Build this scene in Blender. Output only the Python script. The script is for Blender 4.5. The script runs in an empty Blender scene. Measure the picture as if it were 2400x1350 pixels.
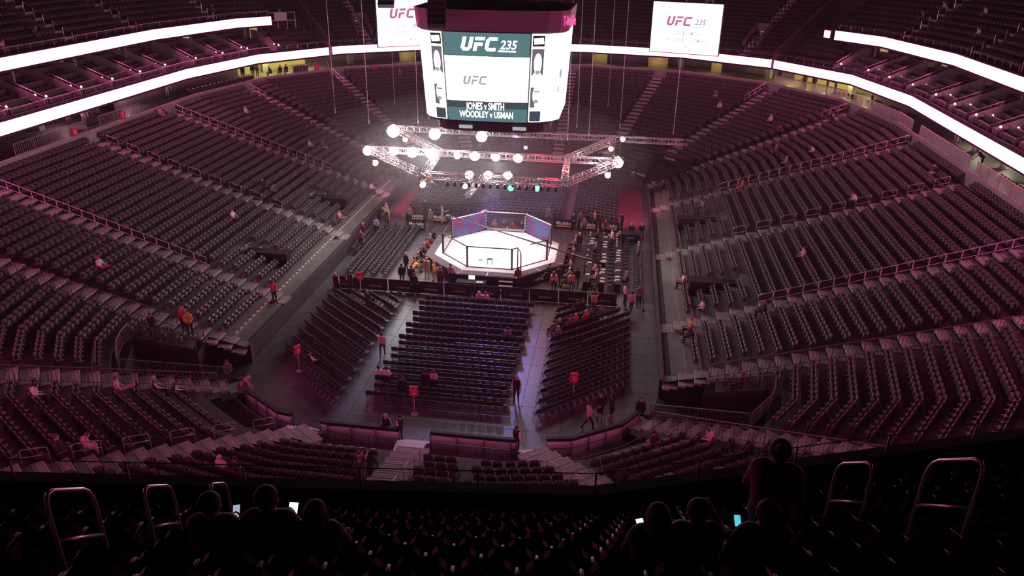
import bpy, math, random
import numpy as np
from mathutils import Matrix, Vector
random.seed(7); RNG = np.random.default_rng(7)
scene = bpy.context.scene
COL = scene.collection
R = math.radians

# ------------------------------------------------------------------ camera
# world: metres, floor z=0, cage centre at the origin, +Y away from the viewer
FPX = 1800.0; PITCH = R(24.4); YAW = R(7.7); ROLL = R(0.8)
CAM = np.array([9.36, -59.99, 25.0])
_fw = np.array([-math.sin(YAW)*math.cos(PITCH), math.cos(YAW)*math.cos(PITCH), -math.sin(PITCH)])
_r = np.array([math.cos(YAW), math.sin(YAW), 0.0]); _u = np.cross(_r, _fw)
_rt = math.cos(ROLL)*_r + math.sin(ROLL)*_u
_up = -math.sin(ROLL)*_r + math.cos(ROLL)*_u
cam_data = bpy.data.cameras.new('camera'); cam_data.sensor_width = 36.0
cam_data.lens = FPX/2400.0*36.0; cam_data.clip_start = 0.1; cam_data.clip_end = 400
cam = bpy.data.objects.new('camera', cam_data); COL.objects.link(cam)
cam.matrix_world = Matrix(((_rt[0], _up[0], -_fw[0], CAM[0]), (_rt[1], _up[1], -_fw[1], CAM[1]),
                           (_rt[2], _up[2], -_fw[2], CAM[2]), (0, 0, 0, 1)))
scene.camera = cam

# ------------------------------------------------------------------ world, exposure
world = bpy.data.worlds.new('world'); scene.world = world; world.use_nodes = True
_bg = world.node_tree.nodes['Background']
_bg.inputs[0].default_value = (0.30, 0.12, 0.24, 1); _bg.inputs[1].default_value = 0.012
vs = scene.view_settings
vs.view_transform = 'Standard'; vs.look = 'None'; vs.gamma = 1.0; vs.use_curve_mapping = False
vs.exposure = 0.0
cy = scene.cycles
cy.adaptive_threshold = 0.03
cy.max_bounces = 5; cy.diffuse_bounces = 3; cy.glossy_bounces = 2; cy.transmission_bounces = 2; cy.transparent_max_bounces = 8; cy.volume_bounces = 0
cy.caustics_reflective = False; cy.caustics_refractive = False
RIBBON_RGB = (1.0, 0.155, 0.42); RIBBON_POWER = 12.5
SCREEN_POWER = 4.5
KEY_W = 1150.0
HAZE_DENSITY = 0.0004

def add_light(name, kind, loc, energy, color, target=None, size=0.4, spot=60, blend=0.4, parent=None):
    ld = bpy.data.lights.new(name, kind); ld.energy = energy; ld.color = color
    if kind == 'SPOT':
        ld.spot_size = R(spot); ld.spot_blend = blend; ld.shadow_soft_size = size
    elif kind == 'POINT':
        ld.shadow_soft_size = size
    elif kind == 'AREA':
        ld.size = size
    o = bpy.data.objects.new(name, ld); COL.objects.link(o); o.location = loc
    if target is not None:
        o.rotation_euler = (Vector(target)-Vector(loc)).to_track_quat('-Z', 'Y').to_euler()
    return o

# ------------------------------------------------------------------ picture <-> world helpers (measured from the photograph)
def ray(x, y):
    return _fw + _rt*(x-1200)/FPX - _up*(y-675)/FPX
def unz(x, y, z=0.0):
    d = ray(x, y); t = (z-CAM[2])/d[2]; return CAM+t*d
def uny(x, y, Y):
    d = ray(x, y); t = (Y-CAM[1])/d[1]; return CAM+t*d
def proj(P):
    d = np.asarray(P, float)-CAM; w = d@_fw
    return 1200+FPX*(d@_rt)/w, 675-FPX*(d@_up)/w, w

# bowl plan: rounded rectangle offset by d from the floor edge, corners in flat facets
HX, HY, RC = 13.0, 27.0, 8.0
CX, CY = HX-RC, HY-RC
def off(P):
    qx, qy = abs(P[0])-CX, abs(P[1])-CY
    return math.hypot(max(qx, 0), max(qy, 0))+min(max(qx, qy), 0)-RC
def zbowl(d):
    return 0.8+0.335*d
def bowl(x, y, dz=0.0):
    d = ray(x, y); lo = 5.0
    for t in np.arange(10, 220, 0.1):
        P = CAM+t*d; o = off(P)
        if P[2] <= (0 if o < 0 else zbowl(o)+dz):
            return P
    return P
FAC = [0, 22.5, 45, 67.5, 90]
def corner_pt(sx, sy, ang, d):
    """point on the facetted offset curve; ang 0..90 measured from the side towards the end"""
    k = min(3, int(ang/22.5)); a0, a1 = R(FAC[k]), R(FAC[k+1]); r = RC+d
    p0 = (r*math.cos(a0), r*math.sin(a0)); p1 = (r*math.cos(a1), r*math.sin(a1))
    a = R(ang); ca, sa = math.cos(a), math.sin(a)
    # intersect ray with chord
    dx, dy = p1[0]-p0[0], p1[1]-p0[1]
    den = ca*dy-sa*dx
    t = (p0[0]*dy-p0[1]*dx)/den
    return (sx*(CX+t*ca), sy*(CY+t*sa))
# a ring key is ('S', side, y)  ('C', sx, sy, ang)  ('E', end, x)
FORE_POLY = [np.array(p, float) for p in ((-9.0, -49.84), (9.4, -47.65), (19.6, -43.86), (31.0, -37.9))]   # front edge of the near upper deck
PAR_D, PAR_Z = 21.15, 15.1
def _fnorm(i):
    d = FORE_POLY[i+1]-FORE_POLY[i]; d = d/np.linalg.norm(d); return np.array([d[1], -d[0]])
def fore_vertex(i, d):
    n = [_fnorm(j) for j in (i-1, i) if 0 <= j < len(FORE_POLY)-1]; m = sum(n); m = m/np.linalg.norm(m)
    p = FORE_POLY[i]+m*(d-PAR_D)/(m@n[0]); return (p[0], p[1])
def off_fore(x, y):
    return max(_fnorm(i)@(np.array([x, y])-FORE_POLY[i]) for i in range(len(FORE_POLY)-1))+PAR_D
def ring_pt(key, d):
    if key[0] == 'F': return fore_vertex(key[1], d)
    if key[0] == 'S': return (key[1]*(HX+d), key[2])
    if key[0] == 'E': return (key[2], key[1]*(HY+d))
    return corner_pt(key[1], key[2], key[3], d)
def full_ring(extra=()):
    keys = []
    def crn(sx, sy, up):
        a = list(FAC)+[e for (x_, y_, e) in extra if x_ == sx and y_ == sy]
        a = sorted(set(a)); a = a if up else a[::-1]
        return [('C', sx, sy, q) for q in a]
    keys += crn(1, 1, True) + crn(-1, 1, False) + crn(-1, -1, True) + crn(1, -1, False)
    return keys

# ------------------------------------------------------------------ materials
def mat(name, col, rough=0.6, metal=0.0, noise=0.0, nscale=6.0, emit=None, estr=0.0, spec=None, bump=0.0):
    m = bpy.data.materials.new(name); m.use_nodes = True
    nt = m.node_tree; b = nt.nodes['Principled BSDF']
    b.inputs['Base Color'].default_value = (*col, 1); b.inputs['Roughness'].default_value = rough
    b.inputs['Metallic'].default_value = metal
    if spec is not None: b.inputs['Specular IOR Level'].default_value = spec
    if emit is not None:
        b.inputs['Emission Color'].default_value = (*emit, 1); b.inputs['Emission Strength'].default_value = estr
    if noise > 0 or bump > 0:
        tc = nt.nodes.new('ShaderNodeTexCoord'); n = nt.nodes.new('ShaderNodeTexNoise')
        n.inputs['Scale'].default_value = nscale; n.inputs['Detail'].default_value = 5
        nt.links.new(tc.outputs['Object'], n.inputs['Vector'])
        if noise > 0:
            cr = nt.nodes.new('ShaderNodeValToRGB')
            cr.color_ramp.elements[0].position = 0.3; cr.color_ramp.elements[1].position = 0.7
            cr.color_ramp.elements[0].color = (*[c*(1-noise) for c in col], 1)
            cr.color_ramp.elements[1].color = (*[min(1, c*(1+noise)) for c in col], 1)
            nt.links.new(n.outputs['Fac'], cr.inputs['Fac']); nt.links.new(cr.outputs['Color'], b.inputs['Base Color'])
        if bump > 0:
            bp = nt.nodes.new('ShaderNodeBump'); bp.inputs['Strength'].default_value = bump
            nt.links.new(n.outputs['Fac'], bp.inputs['Height']); nt.links.new(bp.outputs['Normal'], b.inputs['Normal'])
    return m
def emat(name, col, strength):
    m = bpy.data.materials.new(name); m.use_nodes = True; nt = m.node_tree
    nt.nodes.remove(nt.nodes['Principled BSDF'])
    e = nt.nodes.new('ShaderNodeEmission'); e.inputs[0].default_value = (*col, 1); e.inputs[1].default_value = strength
    nt.links.new(e.outputs[0], nt.nodes['Material Output'].inputs[0]); return m
def mesh_screen(name, col, alpha):
    """woven wire too fine to see: part see-through"""
    m = mat(name, col, 0.5); nt = m.node_tree; b = nt.nodes['Principled BSDF']
    b.inputs['Alpha'].default_value = alpha; return m

M = {}
M['floor'] = mat('floor_panel_grey', (0.125, 0.106, 0.120), 0.42, noise=0.22, nscale=0.7, bump=0.02)
M['floor2'] = mat('floor_panel_grey_b', (0.108, 0.092, 0.104), 0.45, noise=0.22, nscale=0.9, bump=0.02)
M['seam'] = mat('floor_underlay', (0.03, 0.03, 0.032), 0.8)
M['terrace'] = mat('terrace_concrete', (0.075, 0.064, 0.067), 0.75, noise=0.2, nscale=1.2)
M['terrace_light'] = mat('terrace_retractable', (0.20, 0.185, 0.18), 0.6, noise=0.18, nscale=1.2)
M['step'] = mat('aisle_step_concrete', (0.36, 0.33, 0.33), 0.7, noise=0.2, nscale=2.5)
M['nosing'] = mat('step_nosing', (0.5, 0.48, 0.47), 0.6)
M['curb'] = mat('pale_concrete', (0.36, 0.34, 0.34), 0.7, noise=0.12, nscale=1.0)
M['seat'] = mat('seat_black_vinyl', (0.062, 0.056, 0.058), 0.45)
M['seat_dark'] = mat('seat_black_shadow', (0.006, 0.0055, 0.006), 0.6, spec=0.2)  # shaded copy of the seat colour for the dim foreground deck
M['arm_dark'] = mat('armrest_dark', (0.06, 0.058, 0.058), 0.4)  # armrest colour darkened the same way, for foreground shade
M['seat_arm'] = mat('seat_arm_plastic', (0.16, 0.155, 0.155), 0.35)
M['seat_pad'] = mat('seat_pad_black', (0.06, 0.054, 0.056), 0.5)
M['chair'] = mat('chair_black_fabric', (0.030, 0.030, 0.034), 0.55)
M['chair_metal'] = mat('chair_frame_grey', (0.22, 0.22, 0.23), 0.35, metal=0.6)
M['steel'] = mat('handrail_steel', (0.55, 0.53, 0.53), 0.32, metal=0.7)
M['rail_grey'] = mat('rail_painted_grey', (0.34, 0.32, 0.33), 0.4, metal=0.3)
M['rail_dark'] = mat('rail_dark_grey', (0.13, 0.12, 0.125), 0.45, metal=0.3)
M['black'] = mat('matte_black', (0.012, 0.012, 0.013), 0.7)
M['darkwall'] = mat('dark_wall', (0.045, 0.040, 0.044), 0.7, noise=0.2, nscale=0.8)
M['drape'] = mat('black_drape', (0.022, 0.02, 0.022), 0.9)
M['white'] = mat('white_paint', (0.86, 0.85, 0.85), 0.4)
M['board_inner'] = mat('board_white_panel', (0.86, 0.82, 0.84), 0.4)
M['canvas'] = mat('cage_canvas', (0.84, 0.84, 0.85), 0.7)
M['apron'] = mat('platform_apron_white', (0.78, 0.77, 0.78), 0.6)
M['platform'] = mat('platform_panel_grey', (0.10, 0.088, 0.088), 0.6, noise=0.1, nscale=3)
M['navy'] = mat('platform_skirt_navy', (0.014, 0.016, 0.034), 0.7)
M['print_grey'] = mat('print_grey', (0.35, 0.36, 0.38), 0.7)
M['print_teal'] = mat('print_teal', (0.16, 0.36, 0.38), 0.7)
M['truss'] = mat('truss_aluminium', (0.72, 0.70, 0.71), 0.28, metal=0.8)
M['cable'] = mat('steel_cable', (0.45, 0.44, 0.46), 0.4, metal=0.5)
M['plastic'] = mat('black_plastic', (0.025, 0.025, 0.027), 0.4)
M['yellow_wall'] = mat('yellow_wall', (0.40, 0.37, 0.17), 0.6, noise=0.25, nscale=0.5)
M['grey_wall'] = mat('concourse_wall', (0.20, 0.18, 0.19), 0.7)
M['conc_floor'] = mat('concourse_floor', (0.22, 0.20, 0.19), 0.5)
M['red_sign'] = mat('red_sign', (0.75, 0.03, 0.09), 0.5, noise=0.0)
M['white_print'] = mat('white_print', (0.85, 0.85, 0.85), 0.5)
M['gold_print'] = mat('gold_print', (0.75, 0.5, 0.12), 0.5)
M['red_print'] = mat('red_print', (0.16, 0.012, 0.03), 0.5)
M['grey_print'] = mat('pale_print', (0.55, 0.54, 0.55), 0.5)
M['table_cloth'] = mat('table_black_cloth', (0.02, 0.02, 0.022), 0.8)
M['paper'] = mat('paper_white', (0.8, 0.79, 0.77), 0.6)
M['glass'] = mesh_screen('rail_glass', (0.72, 0.66, 0.68), 0.34)
M['chainlink'] = mesh_screen('cage_chain_link', (0.03, 0.03, 0.035), 0.16)
M['red_carpet'] = mat('red_carpet', (0.24, 0.05, 0.10), 0.9)  # red light on the aisle floor put into the colour; also tape
M['yellow_floor'] = mat('yellow_floor_tape', (0.55, 0.46, 0.12), 0.6)
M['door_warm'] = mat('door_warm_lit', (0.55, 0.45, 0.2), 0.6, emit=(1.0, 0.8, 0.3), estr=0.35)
M['led'] = emat('led_ribbon', RIBBON_RGB, RIBBON_POWER)
M['lamp_white'] = emat('lamp_white', (1.0, 0.93, 0.90), 60)
M['lamp_pink'] = emat('lamp_pink', (1.0, 0.72, 0.74), 30)
M['lamp_red'] = emat('lamp_red', (1.0, 0.20, 0.16), 16)
M['lamp_teal'] = emat('lamp_teal', (0.05, 0.95, 0.75), 9)
M['lamp_amber'] = emat('lamp_amber', (1.0, 0.62, 0.32), 20)
M['lamp_small'] = emat('lamp_warm_small', (1.0, 0.86, 0.84), 5)
M['lamp_yellow'] = emat('lamp_yellow', (1.0, 0.85, 0.25), 6)

# ------------------------------------------------------------------ mesh builders
class G:
    def __init__(s): s.v = []; s.f = []; s.m = []
    def quad(s, a, b, c, d, m=0):
        n = len(s.v); s.v += [tuple(a), tuple(b), tuple(c), tuple(d)]; s.f.append((n, n+1, n+2, n+3)); s.m.append(m)
    def obox(s, c, ax, ay, az, m=0):
        c, ax, ay, az = (np.asarray(q, float) for q in (c, ax, ay, az)); n = len(s.v)
        for k in range(8):
            s.v.append(tuple(c+(1 if k & 1 else -1)*ax+(1 if k & 2 else -1)*ay+(1 if k & 4 else -1)*az))
        for f in ((0, 2, 3, 1), (4, 5, 7, 6), (0, 1, 5, 4), (2, 6, 7, 3), (0, 4, 6, 2), (1, 3, 7, 5)):
            s.f.append(tuple(n+i for i in f)); s.m.append(m)
    def box(s, c, size, rz=0.0, m=0):
        ca, sa = math.cos(rz), math.sin(rz)
        s.obox(c, (size[0]/2*ca, size[0]/2*sa, 0), (-size[1]/2*sa, size[1]/2*ca, 0), (0, 0, size[2]/2), m)
    def bar(s, a, b, w, h=None, m=0):
        """square bar from a to b"""
        a = np.asarray(a, float); b = np.asarray(b, float); h = h or w; d = b-a; L = np.linalg.norm(d)
        if L < 1e-6: return
        d /= L; up = np.array([0, 0, 1.0]) if abs(d[2]) < 0.95 else np.array([1.0, 0, 0])
        x = np.cross(d, up); x /= np.linalg.norm(x); y = np.cross(x, d)
        s.obox((a+b)/2, x*w/2, d*L/2, y*h/2, m)
    def tube(s, pts, r, n=6, m=0, cap=True):
        pts = [np.asarray(p, float) for p in pts]; rs = r if hasattr(r, '__len__') else [r]*len(pts)
        base = len(s.v); prev = None
        for i, p in enumerate(pts):
            d = pts[min(i+1, len(pts)-1)]-pts[max(i-1, 0)]; d = d/(np.linalg.norm(d)+1e-9)
            if prev is None:
                u = np.array([0, 0, 1.0]) if abs(d[2]) < 0.9 else np.array([1.0, 0, 0])
                x = np.cross(u, d)
            else:
                x = prev-d*(prev@d)
            x /= np.linalg.norm(x)+1e-9; prev = x; y = np.cross(d, x)
            for k in range(n):
                a = 2*math.pi*k/n; s.v.append(tuple(p+rs[i]*(math.cos(a)*x+math.sin(a)*y)))
        for i in range(len(pts)-1):
            for k in range(n):
                k2 = (k+1) % n
                s.f.append((base+i*n+k, base+i*n+k2, base+(i+1)*n+k2, base+(i+1)*n+k)); s.m.append(m)
        if cap:
            s.f.append(tuple(base+k for k in range(n))[::-1]); s.m.append(m)
            e = base+(len(pts)-1)*n; s.f.append(tuple(e+k for k in range(n))); s.m.append(m)
    def lathe(s, prof, n=16, c=(0, 0, 0), m=0):
        base = len(s.v)
        for r, z in prof:
            for k in range(n):
                a = 2*math.pi*k/n; s.v.append((c[0]+r*math.cos(a), c[1]+r*math.sin(a), c[2]+z))
        for i in range(len(prof)-1):
            for k in range(n):
                k2 = (k+1) % n
                s.f.append((base+i*n+k, base+i*n+k2, base+(i+1)*n+k2, base+(i+1)*n+k)); s.m.append(m)
        s.f.append(tuple(base+k for k in range(n))[::-1]); s.m.append(m)
        e = base+(len(prof)-1)*n; s.f.append(tuple(e+k for k in range(n))); s.m.append(m)
    def prism(s, poly, org, ex, ey, ez, m=0):
        """extrude a 2-D outline (in ex,ey) along ez"""
        org, ex, ey, ez = (np.asarray(q, float) for q in (org, ex, ey, ez)); n = len(poly); b = len(s.v)
        for k in (0, 1):
            for (x, y) in poly: s.v.append(tuple(org+ex*x+ey*y+ez*k))
        s.f.append(tuple(b+i for i in range(n))[::-1]); s.m.append(m)
        s.f.append(tuple(b+n+i for i in range(n))); s.m.append(m)
        for i in range(n):
            j = (i+1) % n; s.f.append((b+i, b+j, b+n+j, b+n+i)); s.m.append(m)
    def mesh(s, name, mats, smooth=False):
        me = bpy.data.meshes.new(name); me.from_pydata(s.v, [], s.f)
        for q in (mats if isinstance(mats, (list, tuple)) else [mats]): me.materials.append(M[q] if isinstance(q, str) else q)
        if any(s.m): me.polygons.foreach_set('material_index', s.m)
        if smooth: me.polygons.foreach_set('use_smooth', [True]*len(s.f))
        me.update(); return me
    def obj(s, name, mats, parent=None, smooth=False):
        return link(name, s.mesh(name, mats, smooth), parent)

def link(name, data, parent=None):
    o = bpy.data.objects.new(name, data); COL.objects.link(o)
    if parent is not None: o.parent = parent
    return o
def tag(o, label=None, cat=None, group=None, kind=None):
    if label: o['label'] = label
    if cat: o['category'] = cat
    if group: o['group'] = group
    if kind: o['kind'] = kind
    return o
def thing(name, label, cat, loc=(0, 0, 0), rz=0.0, group=None):
    o = bpy.data.objects.new(name, None); COL.objects.link(o); o.empty_display_size = 0.1
    o.location = tuple(float(q) for q in loc); o.rotation_euler = (0, 0, rz)
    return tag(o, label, cat, group)
def struct(o): o['kind'] = 'structure'; return o
def copy_tree(src, loc, rz, label=None, parent=None):
    c = src.copy(); COL.objects.link(c); c.parent = parent
    c.location = tuple(float(q) for q in loc); c.rotation_euler = (0, 0, rz)
    if label: c['label'] = label
    for ch in src.children:
        d = ch.copy(); COL.objects.link(d); d.parent = c
        for g in ch.children:
            e = g.copy(); COL.objects.link(e); e.parent = d
    return c
def ordinal(n): return WORD[n]

_ones = ['', 'first', 'second', 'third', 'fourth', 'fifth', 'sixth', 'seventh', 'eighth', 'ninth', 'tenth', 'eleventh', 'twelfth', 'thirteenth', 'fourteenth', 'fifteenth', 'sixteenth', 'seventeenth', 'eighteenth', 'nineteenth']
_tens = {2: 'twent', 3: 'thirt', 4: 'fort', 5: 'fift', 6: 'sixt', 7: 'sevent', 8: 'eight', 9: 'ninet'}
WORD = [_ones[n] if n < 20 else (_tens[n//10]+('ieth' if n % 10 == 0 else 'y-'+_ones[n % 10])) for n in range(100)]
def np_mesh(name, V, T, mi, mats):
    me = bpy.data.meshes.new(name); me.vertices.add(len(V)); me.vertices.foreach_set('co', np.ascontiguousarray(V, dtype=np.float32).ravel())
    me.loops.add(len(T)*3); me.loops.foreach_set('vertex_index', np.ascontiguousarray(T, dtype=np.int32).ravel())
    me.polygons.add(len(T)); me.polygons.foreach_set('loop_start', np.arange(0, len(T)*3, 3, dtype=np.int32))
    for q in mats: me.materials.append(M[q])
    me.polygons.foreach_set('material_index', np.ascontiguousarray(mi, dtype=np.int32))
    me.update(calc_edges=True); me.validate(); return me
def template(g):
    T = []; mi = []
    for f, m in zip(g.f, g.m):
        for k in range(1, len(f)-1): T.append((f[0], f[k], f[k+1])); mi.append(m)
    return np.array(g.v, float), np.array(T, int), np.array(mi, int)
def scatter(name, tpl, places, mats):
    """join many copies (x,y,z,rz) of a template into one mesh"""
    V, T, mi = tpl; P = np.array(places, float); n = len(P)
    c, s = np.cos(P[:, 3]), np.sin(P[:, 3])
    X = V[None, :, 0]*c[:, None]-V[None, :, 1]*s[:, None]+P[:, 0:1]
    Y = V[None, :, 0]*s[:, None]+V[None, :, 1]*c[:, None]+P[:, 1:2]
    Z = V[None, :, 2]+P[:, 2:3]
    VV = np.stack([X, Y, Z], -1).reshape(-1, 3)
    TT = (T[None]+(np.arange(n)*len(V))[:, None, None]).reshape(-1, 3)
    return np_mesh(name, VV, TT, np.tile(mi, n), mats)

# ------------------------------------------------------------------ lettering (built first, while the scene is still small)
_txt = {}
def text_mesh(s, size=1.0, shear=0.0, bold=0.0, depth=0.01, spacing=1.0):
    key = (s, size, shear, bold, depth, spacing)
    if key in _txt: return _txt[key]
    cu = bpy.data.curves.new('lettering', 'FONT'); cu.body = s; cu.size = size; cu.shear = shear; cu.offset = bold
    cu.extrude = depth; cu.align_x = 'CENTER'; cu.align_y = 'CENTER'; cu.space_character = spacing; cu.resolution_u = 3
    o = bpy.data.objects.new('lettering', cu); COL.objects.link(o)
    dg = bpy.context.evaluated_depsgraph_get()
    me = bpy.data.meshes.new_from_object(o.evaluated_get(dg)); bpy.data.objects.remove(o); bpy.data.curves.remove(cu)
    _txt[key] = me; return me
def put_text(name, s, m, parent, mtx, **kw):
    me = text_mesh(s, **kw).copy(); me.materials.clear(); me.materials.append(M[m] if isinstance(m, str) else m)
    o = link(name, me, parent); o.matrix_local = mtx; return o
def frame(org, ex, ey):
    """matrix with local x along ex, y along ey"""
    ex = Vector(ex).normalized(); ey = Vector(ey).normalized(); ez = ex.cross(ey)
    m = Matrix.Identity(4)
    for i in range(3): m[i][0], m[i][1], m[i][2], m[i][3] = ex[i], ey[i], ez[i], org[i]
    return m
for _s, _k in (('235', dict(size=1, shear=0.25, bold=0.012)), ('ARENA', dict(size=1, bold=0.01, spacing=1.25)), ('T-Mobile', dict(size=1, bold=0.01)),
               ('Modelo', dict(size=1, bold=0.012)), ('JONES v SMITH', dict(size=1, bold=0.025)), ('WOODLEY v USMAN', dict(size=1, bold=0.025)),
               ('C', dict(size=1, bold=0.01)), ('D', dict(size=1, bold=0.01)), ('A', dict(size=1, bold=0.01)), ('B', dict(size=1, bold=0.01)),
               ('5', dict(size=1, bold=0.01)), ('6', dict(size=1, bold=0.01)), ('3', dict(size=1, bold=0.01))):
    text_mesh(_s, **_k)
def logo_polys():
    """heavy slanted three-letter wordmark, unit height, about 2.75 wide, centred"""
    U = [(0, 1), (.27, 1), (.27, .30), (.33, .22), (.50, .22), (.56, .30), (.56, 1), (.83, 1), (.83, .22), (.62, 0), (.21, 0), (0, .22)]
    F1 = [(.98, 1), (1.72, 1), (1.72, .78), (.98, .78)]
    F2 = [(.98, .60), (1.64, .60), (1.64, .38), (1.25, .38), (1.25, 0), (.98, 0)]
    C = [(1.85, .80), (2.05, 1), (2.70, 1), (2.70, .77), (2.12, .77), (2.12, .23), (2.70, .23), (2.70, 0), (2.05, 0), (1.85, .20)]
    return [[(x+0.22*y-1.46, y-0.5) for x, y in p] for p in (U, F1, F2, C)]
LOGO = logo_polys()
def put_logo(name, mtl, parent, org, ex, ey, h, depth=0.02):
    g = G(); ex = np.array(ex, float); ey = np.array(ey, float); ez = np.cross(ex, ey)
    for p in LOGO: g.prism(p, np.array(org, float), ex*h, ey*h, ez*depth)
    return g.obj(name, mtl, parent)
# ================================================================== STRUCTURE
def strip(g, keys, prof, closed=False, m=0):
    """sweep a (d, z) profile along ring keys"""
    ks = keys+[keys[0]] if closed else keys
    base = len(g.v); n = len(prof)
    for k in ks:
        for d, z in prof:
            p = ring_pt(k, d); g.v.append((p[0], p[1], z))
    for i in range(len(ks)-1):
        for j in range(n-1):
            a = base+i*n+j; g.f.append((a, a+1, a+n+1, a+n)); g.m.append(m)
def offp(x, y):
    ax, ay = abs(x)-CX, abs(y)-CY
    if ax <= 0: return ay-RC
    if ay <= 0: return ax-RC
    k = min(3, int(math.degrees(math.atan2(ay, ax))/22.5)); a = R(FAC[k]+11.25)
    return (ax*math.cos(a)+ay*math.sin(a))/math.cos(R(11.25))-RC
def cang(x, y):
    return math.degrees(math.atan2(max(abs(y)-CY, 0), max(abs(x)-CX, 1e-6)))

# --- arena floor: boarded deck of square sheets over a dark underlay
floor = struct(thing('floor', None, None)); del floor['kind']; floor['kind'] = 'structure'
g = G(); strip(g, full_ring(), [(0.0, -0.06), (-6.0, -0.06)], True)
g.box((0, 0, -0.12), (18, 44, 0.1)); g.obj('underlay', 'seam', floor)
PW = 2.44
_pm = []
for nm in ('floor', 'floor2'):
    q = G(); q.box((0, 0, -0.02), (PW-0.02, PW-0.02, 0.04)); _pm.append(q.mesh('floor_panel', nm))
for ix in range(-6, 6):
    for iy in range(-12, 12):
        x, y = (ix+0.5)*PW, (iy+0.5)*PW
        if off((x, y)) > -0.2 and off((x, y)) > 0.9: continue
        o = link('floor_panel', _pm[random.random() < 0.4], floor); o.location = (x, y, 0)
        if abs(x) > HX-PW/2 or abs(y) > HY-PW/2:
            # trim sheets that would run under the edge wall
            sx = min(1, (HX-(abs(x)-PW/2))/PW); sy = min(1, (HY-(abs(y)-PW/2))/PW)
            o.scale = (max(sx, .05), max(sy, .05), 1)
            o.location = (math.copysign(abs(x)-PW/2*(1-sx), x), math.copysign(abs(y)-PW/2*(1-sy), y), 0)

# --- lower terrace
NR = 25
def drow(i): return 0.6+0.9*i
def zrow(i): return zbowl(drow(i))
VOMX = [(1, -1, 5), (1, -1, 16), (1, -1, 33), (-1, -1, 5), (-1, -1, 16), (-1, -1, 33)]
RING = full_ring(VOMX)
def in_vom(sy, ang, d):
    if sy > 0 or d > 6.3: return False
    if d < 2.7: return 5 <= ang <= 33
    return 16 <= ang <= 33
def near_front(k0, k1):
    return all(k[2] == -1 and k[3] >= 45 for k in (k0, k1))
terrace = struct(thing('lower_terrace', None, None))
for i in range(NR):
    g = G(); d0, d1, z = drow(i), drow(i+1), zrow(i)
    zl = zrow(i-1) if i else 0.0
    for a in range(len(RING)):
        k0, k1 = RING[a], RING[(a+1) % len(RING)]
        am = (k0[3]+k1[3])/2
        if k0[1] == k1[1] and k0[2] == k1[2] and in_vom(k0[2], am, d0+0.3): continue
        nf = near_front(k0, k1)
        if nf and i < 2: continue
        lo = 0.2 if nf and i == 2 else zl
        light = i < 7 and k0[2] != k1[2]          # retractable stand along the two long sides
        strip(g, [k0, k1], [(d0, lo), (d0, z)], m=1 if light else 0)
        strip(g, [k0, k1], [(d0, z), (d1, z)], m=1 if light else 0)
    g.obj('terrace_row', ['terrace', 'terrace_light'], terrace)
g = G()                                            # near walkway behind the boards
nk = [('C', -1, -1, 45), ('C', -1, -1, 67.5), ('C', -1, -1, 90), ('C', 1, -1, 90), ('C', 1, -1, 67.5), ('C', 1, -1, 45)]
strip(g, nk, [(0.0, 0.2), (2.5, 0.2)]); g.obj('walkway', 'step', terrace)
for i in range(1, 7):                              # white dashes painting the light caught by the left retractable row edges
    g = G(); d = drow(i)
    for y in np.arange(-18.2, 17.5, 0.62):
        if abs(y+12.4) < .8 or abs(y-.7) < .8 or abs(y-13.2) < .8: continue
        g.box((-(HX+d)+0.03, y, zrow(i)+0.012), (0.09, 0.36, 0.05))
    tag(g.obj('nosing_blocks', 'white', terrace), kind='stuff')
# vomitories: black openings in the near corners
for sx in (1, -1):
    v = struct(thing('door_%d' % (1 if sx < 0 else 2), None, None))
    g = G()
    for a0, a1, dd0, dd1 in ((5, 16, 0.0, 2.75), (16, 33, 0.0, 6.3)):
        strip(g, [('C', sx, -1, a0), ('C', sx, -1, a1)], [(dd0, 0.01), (dd1, 0.01), (dd1, zbowl(dd1)-0.06)])
    def wallseg(ang, da, db):
        a = corner_pt(sx, -1, ang, da); b = corner_pt(sx, -1, ang, db)
        g.quad((*a, 0), (*b, 0), (*b, zbowl(db)+0.1), (*a, zbowl(da)+0.25))
    wallseg(5, 0, 2.7); wallseg(16, 2.7, 6.3); wallseg(33, 0, 6.3)
    g.obj('tunnel', 'drape', v)
# wall round the floor
wall = struct(thing('wall_floor_edge', None, None))
g = G(); kk = [('C', 1, -1, 5), ('C', 1, -1, 0), ('C', 1, 1, 0)]+[('C', 1, 1, a) for a in FAC[1:]]+[('C', -1, 1, a) for a in FAC[::-1]]+[('C', -1, -1, 0), ('C', -1, -1, 5)]
strip(g, kk, [(0.0, 0.0), (0.0, 1.18), (0.12, 1.18), (0.12, 0.9), (0.65, 0.9)]); g.obj('edge_wall', 'darkwall', wall)
g = G(); strip(g, kk, [(-0.02, 1.10), (-0.02, 1.24), (0.16, 1.24), (0.16, 1.10)]); g.obj('cap', 'darkwall', wall)

# --- concourse, slabs, fascias
allr = full_ring()
conc = struct(thing('floor_concourse', None, None))
g = G(); strip(g, allr, [(23.1, 8.2), (23.1, 9.35), (23.35, 9.35), (23.35, 8.9)], True); g.obj('curb', 'curb', conc)
g = G(); strip(g, allr, [(23.35, 8.9), (34.0, 8.9)], True); g.obj('slab', 'conc_floor', conc)
wb = struct(thing('wall_concourse', None, None))
g = G(); strip(g, allr, [(31.5, 8.9), (31.5, 11.0)], True); g.obj('back_wall', 'grey_wall', wb)
cl = struct(thing('ceiling_concourse', None, None))
g = G(); strip(g, allr, [(34.0, 10.72), (24.05, 10.72), (24.05, 12.1), (24.35, 12.1), (24.35, 12.0)], True); g.obj('slab', 'darkwall', cl)
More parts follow.
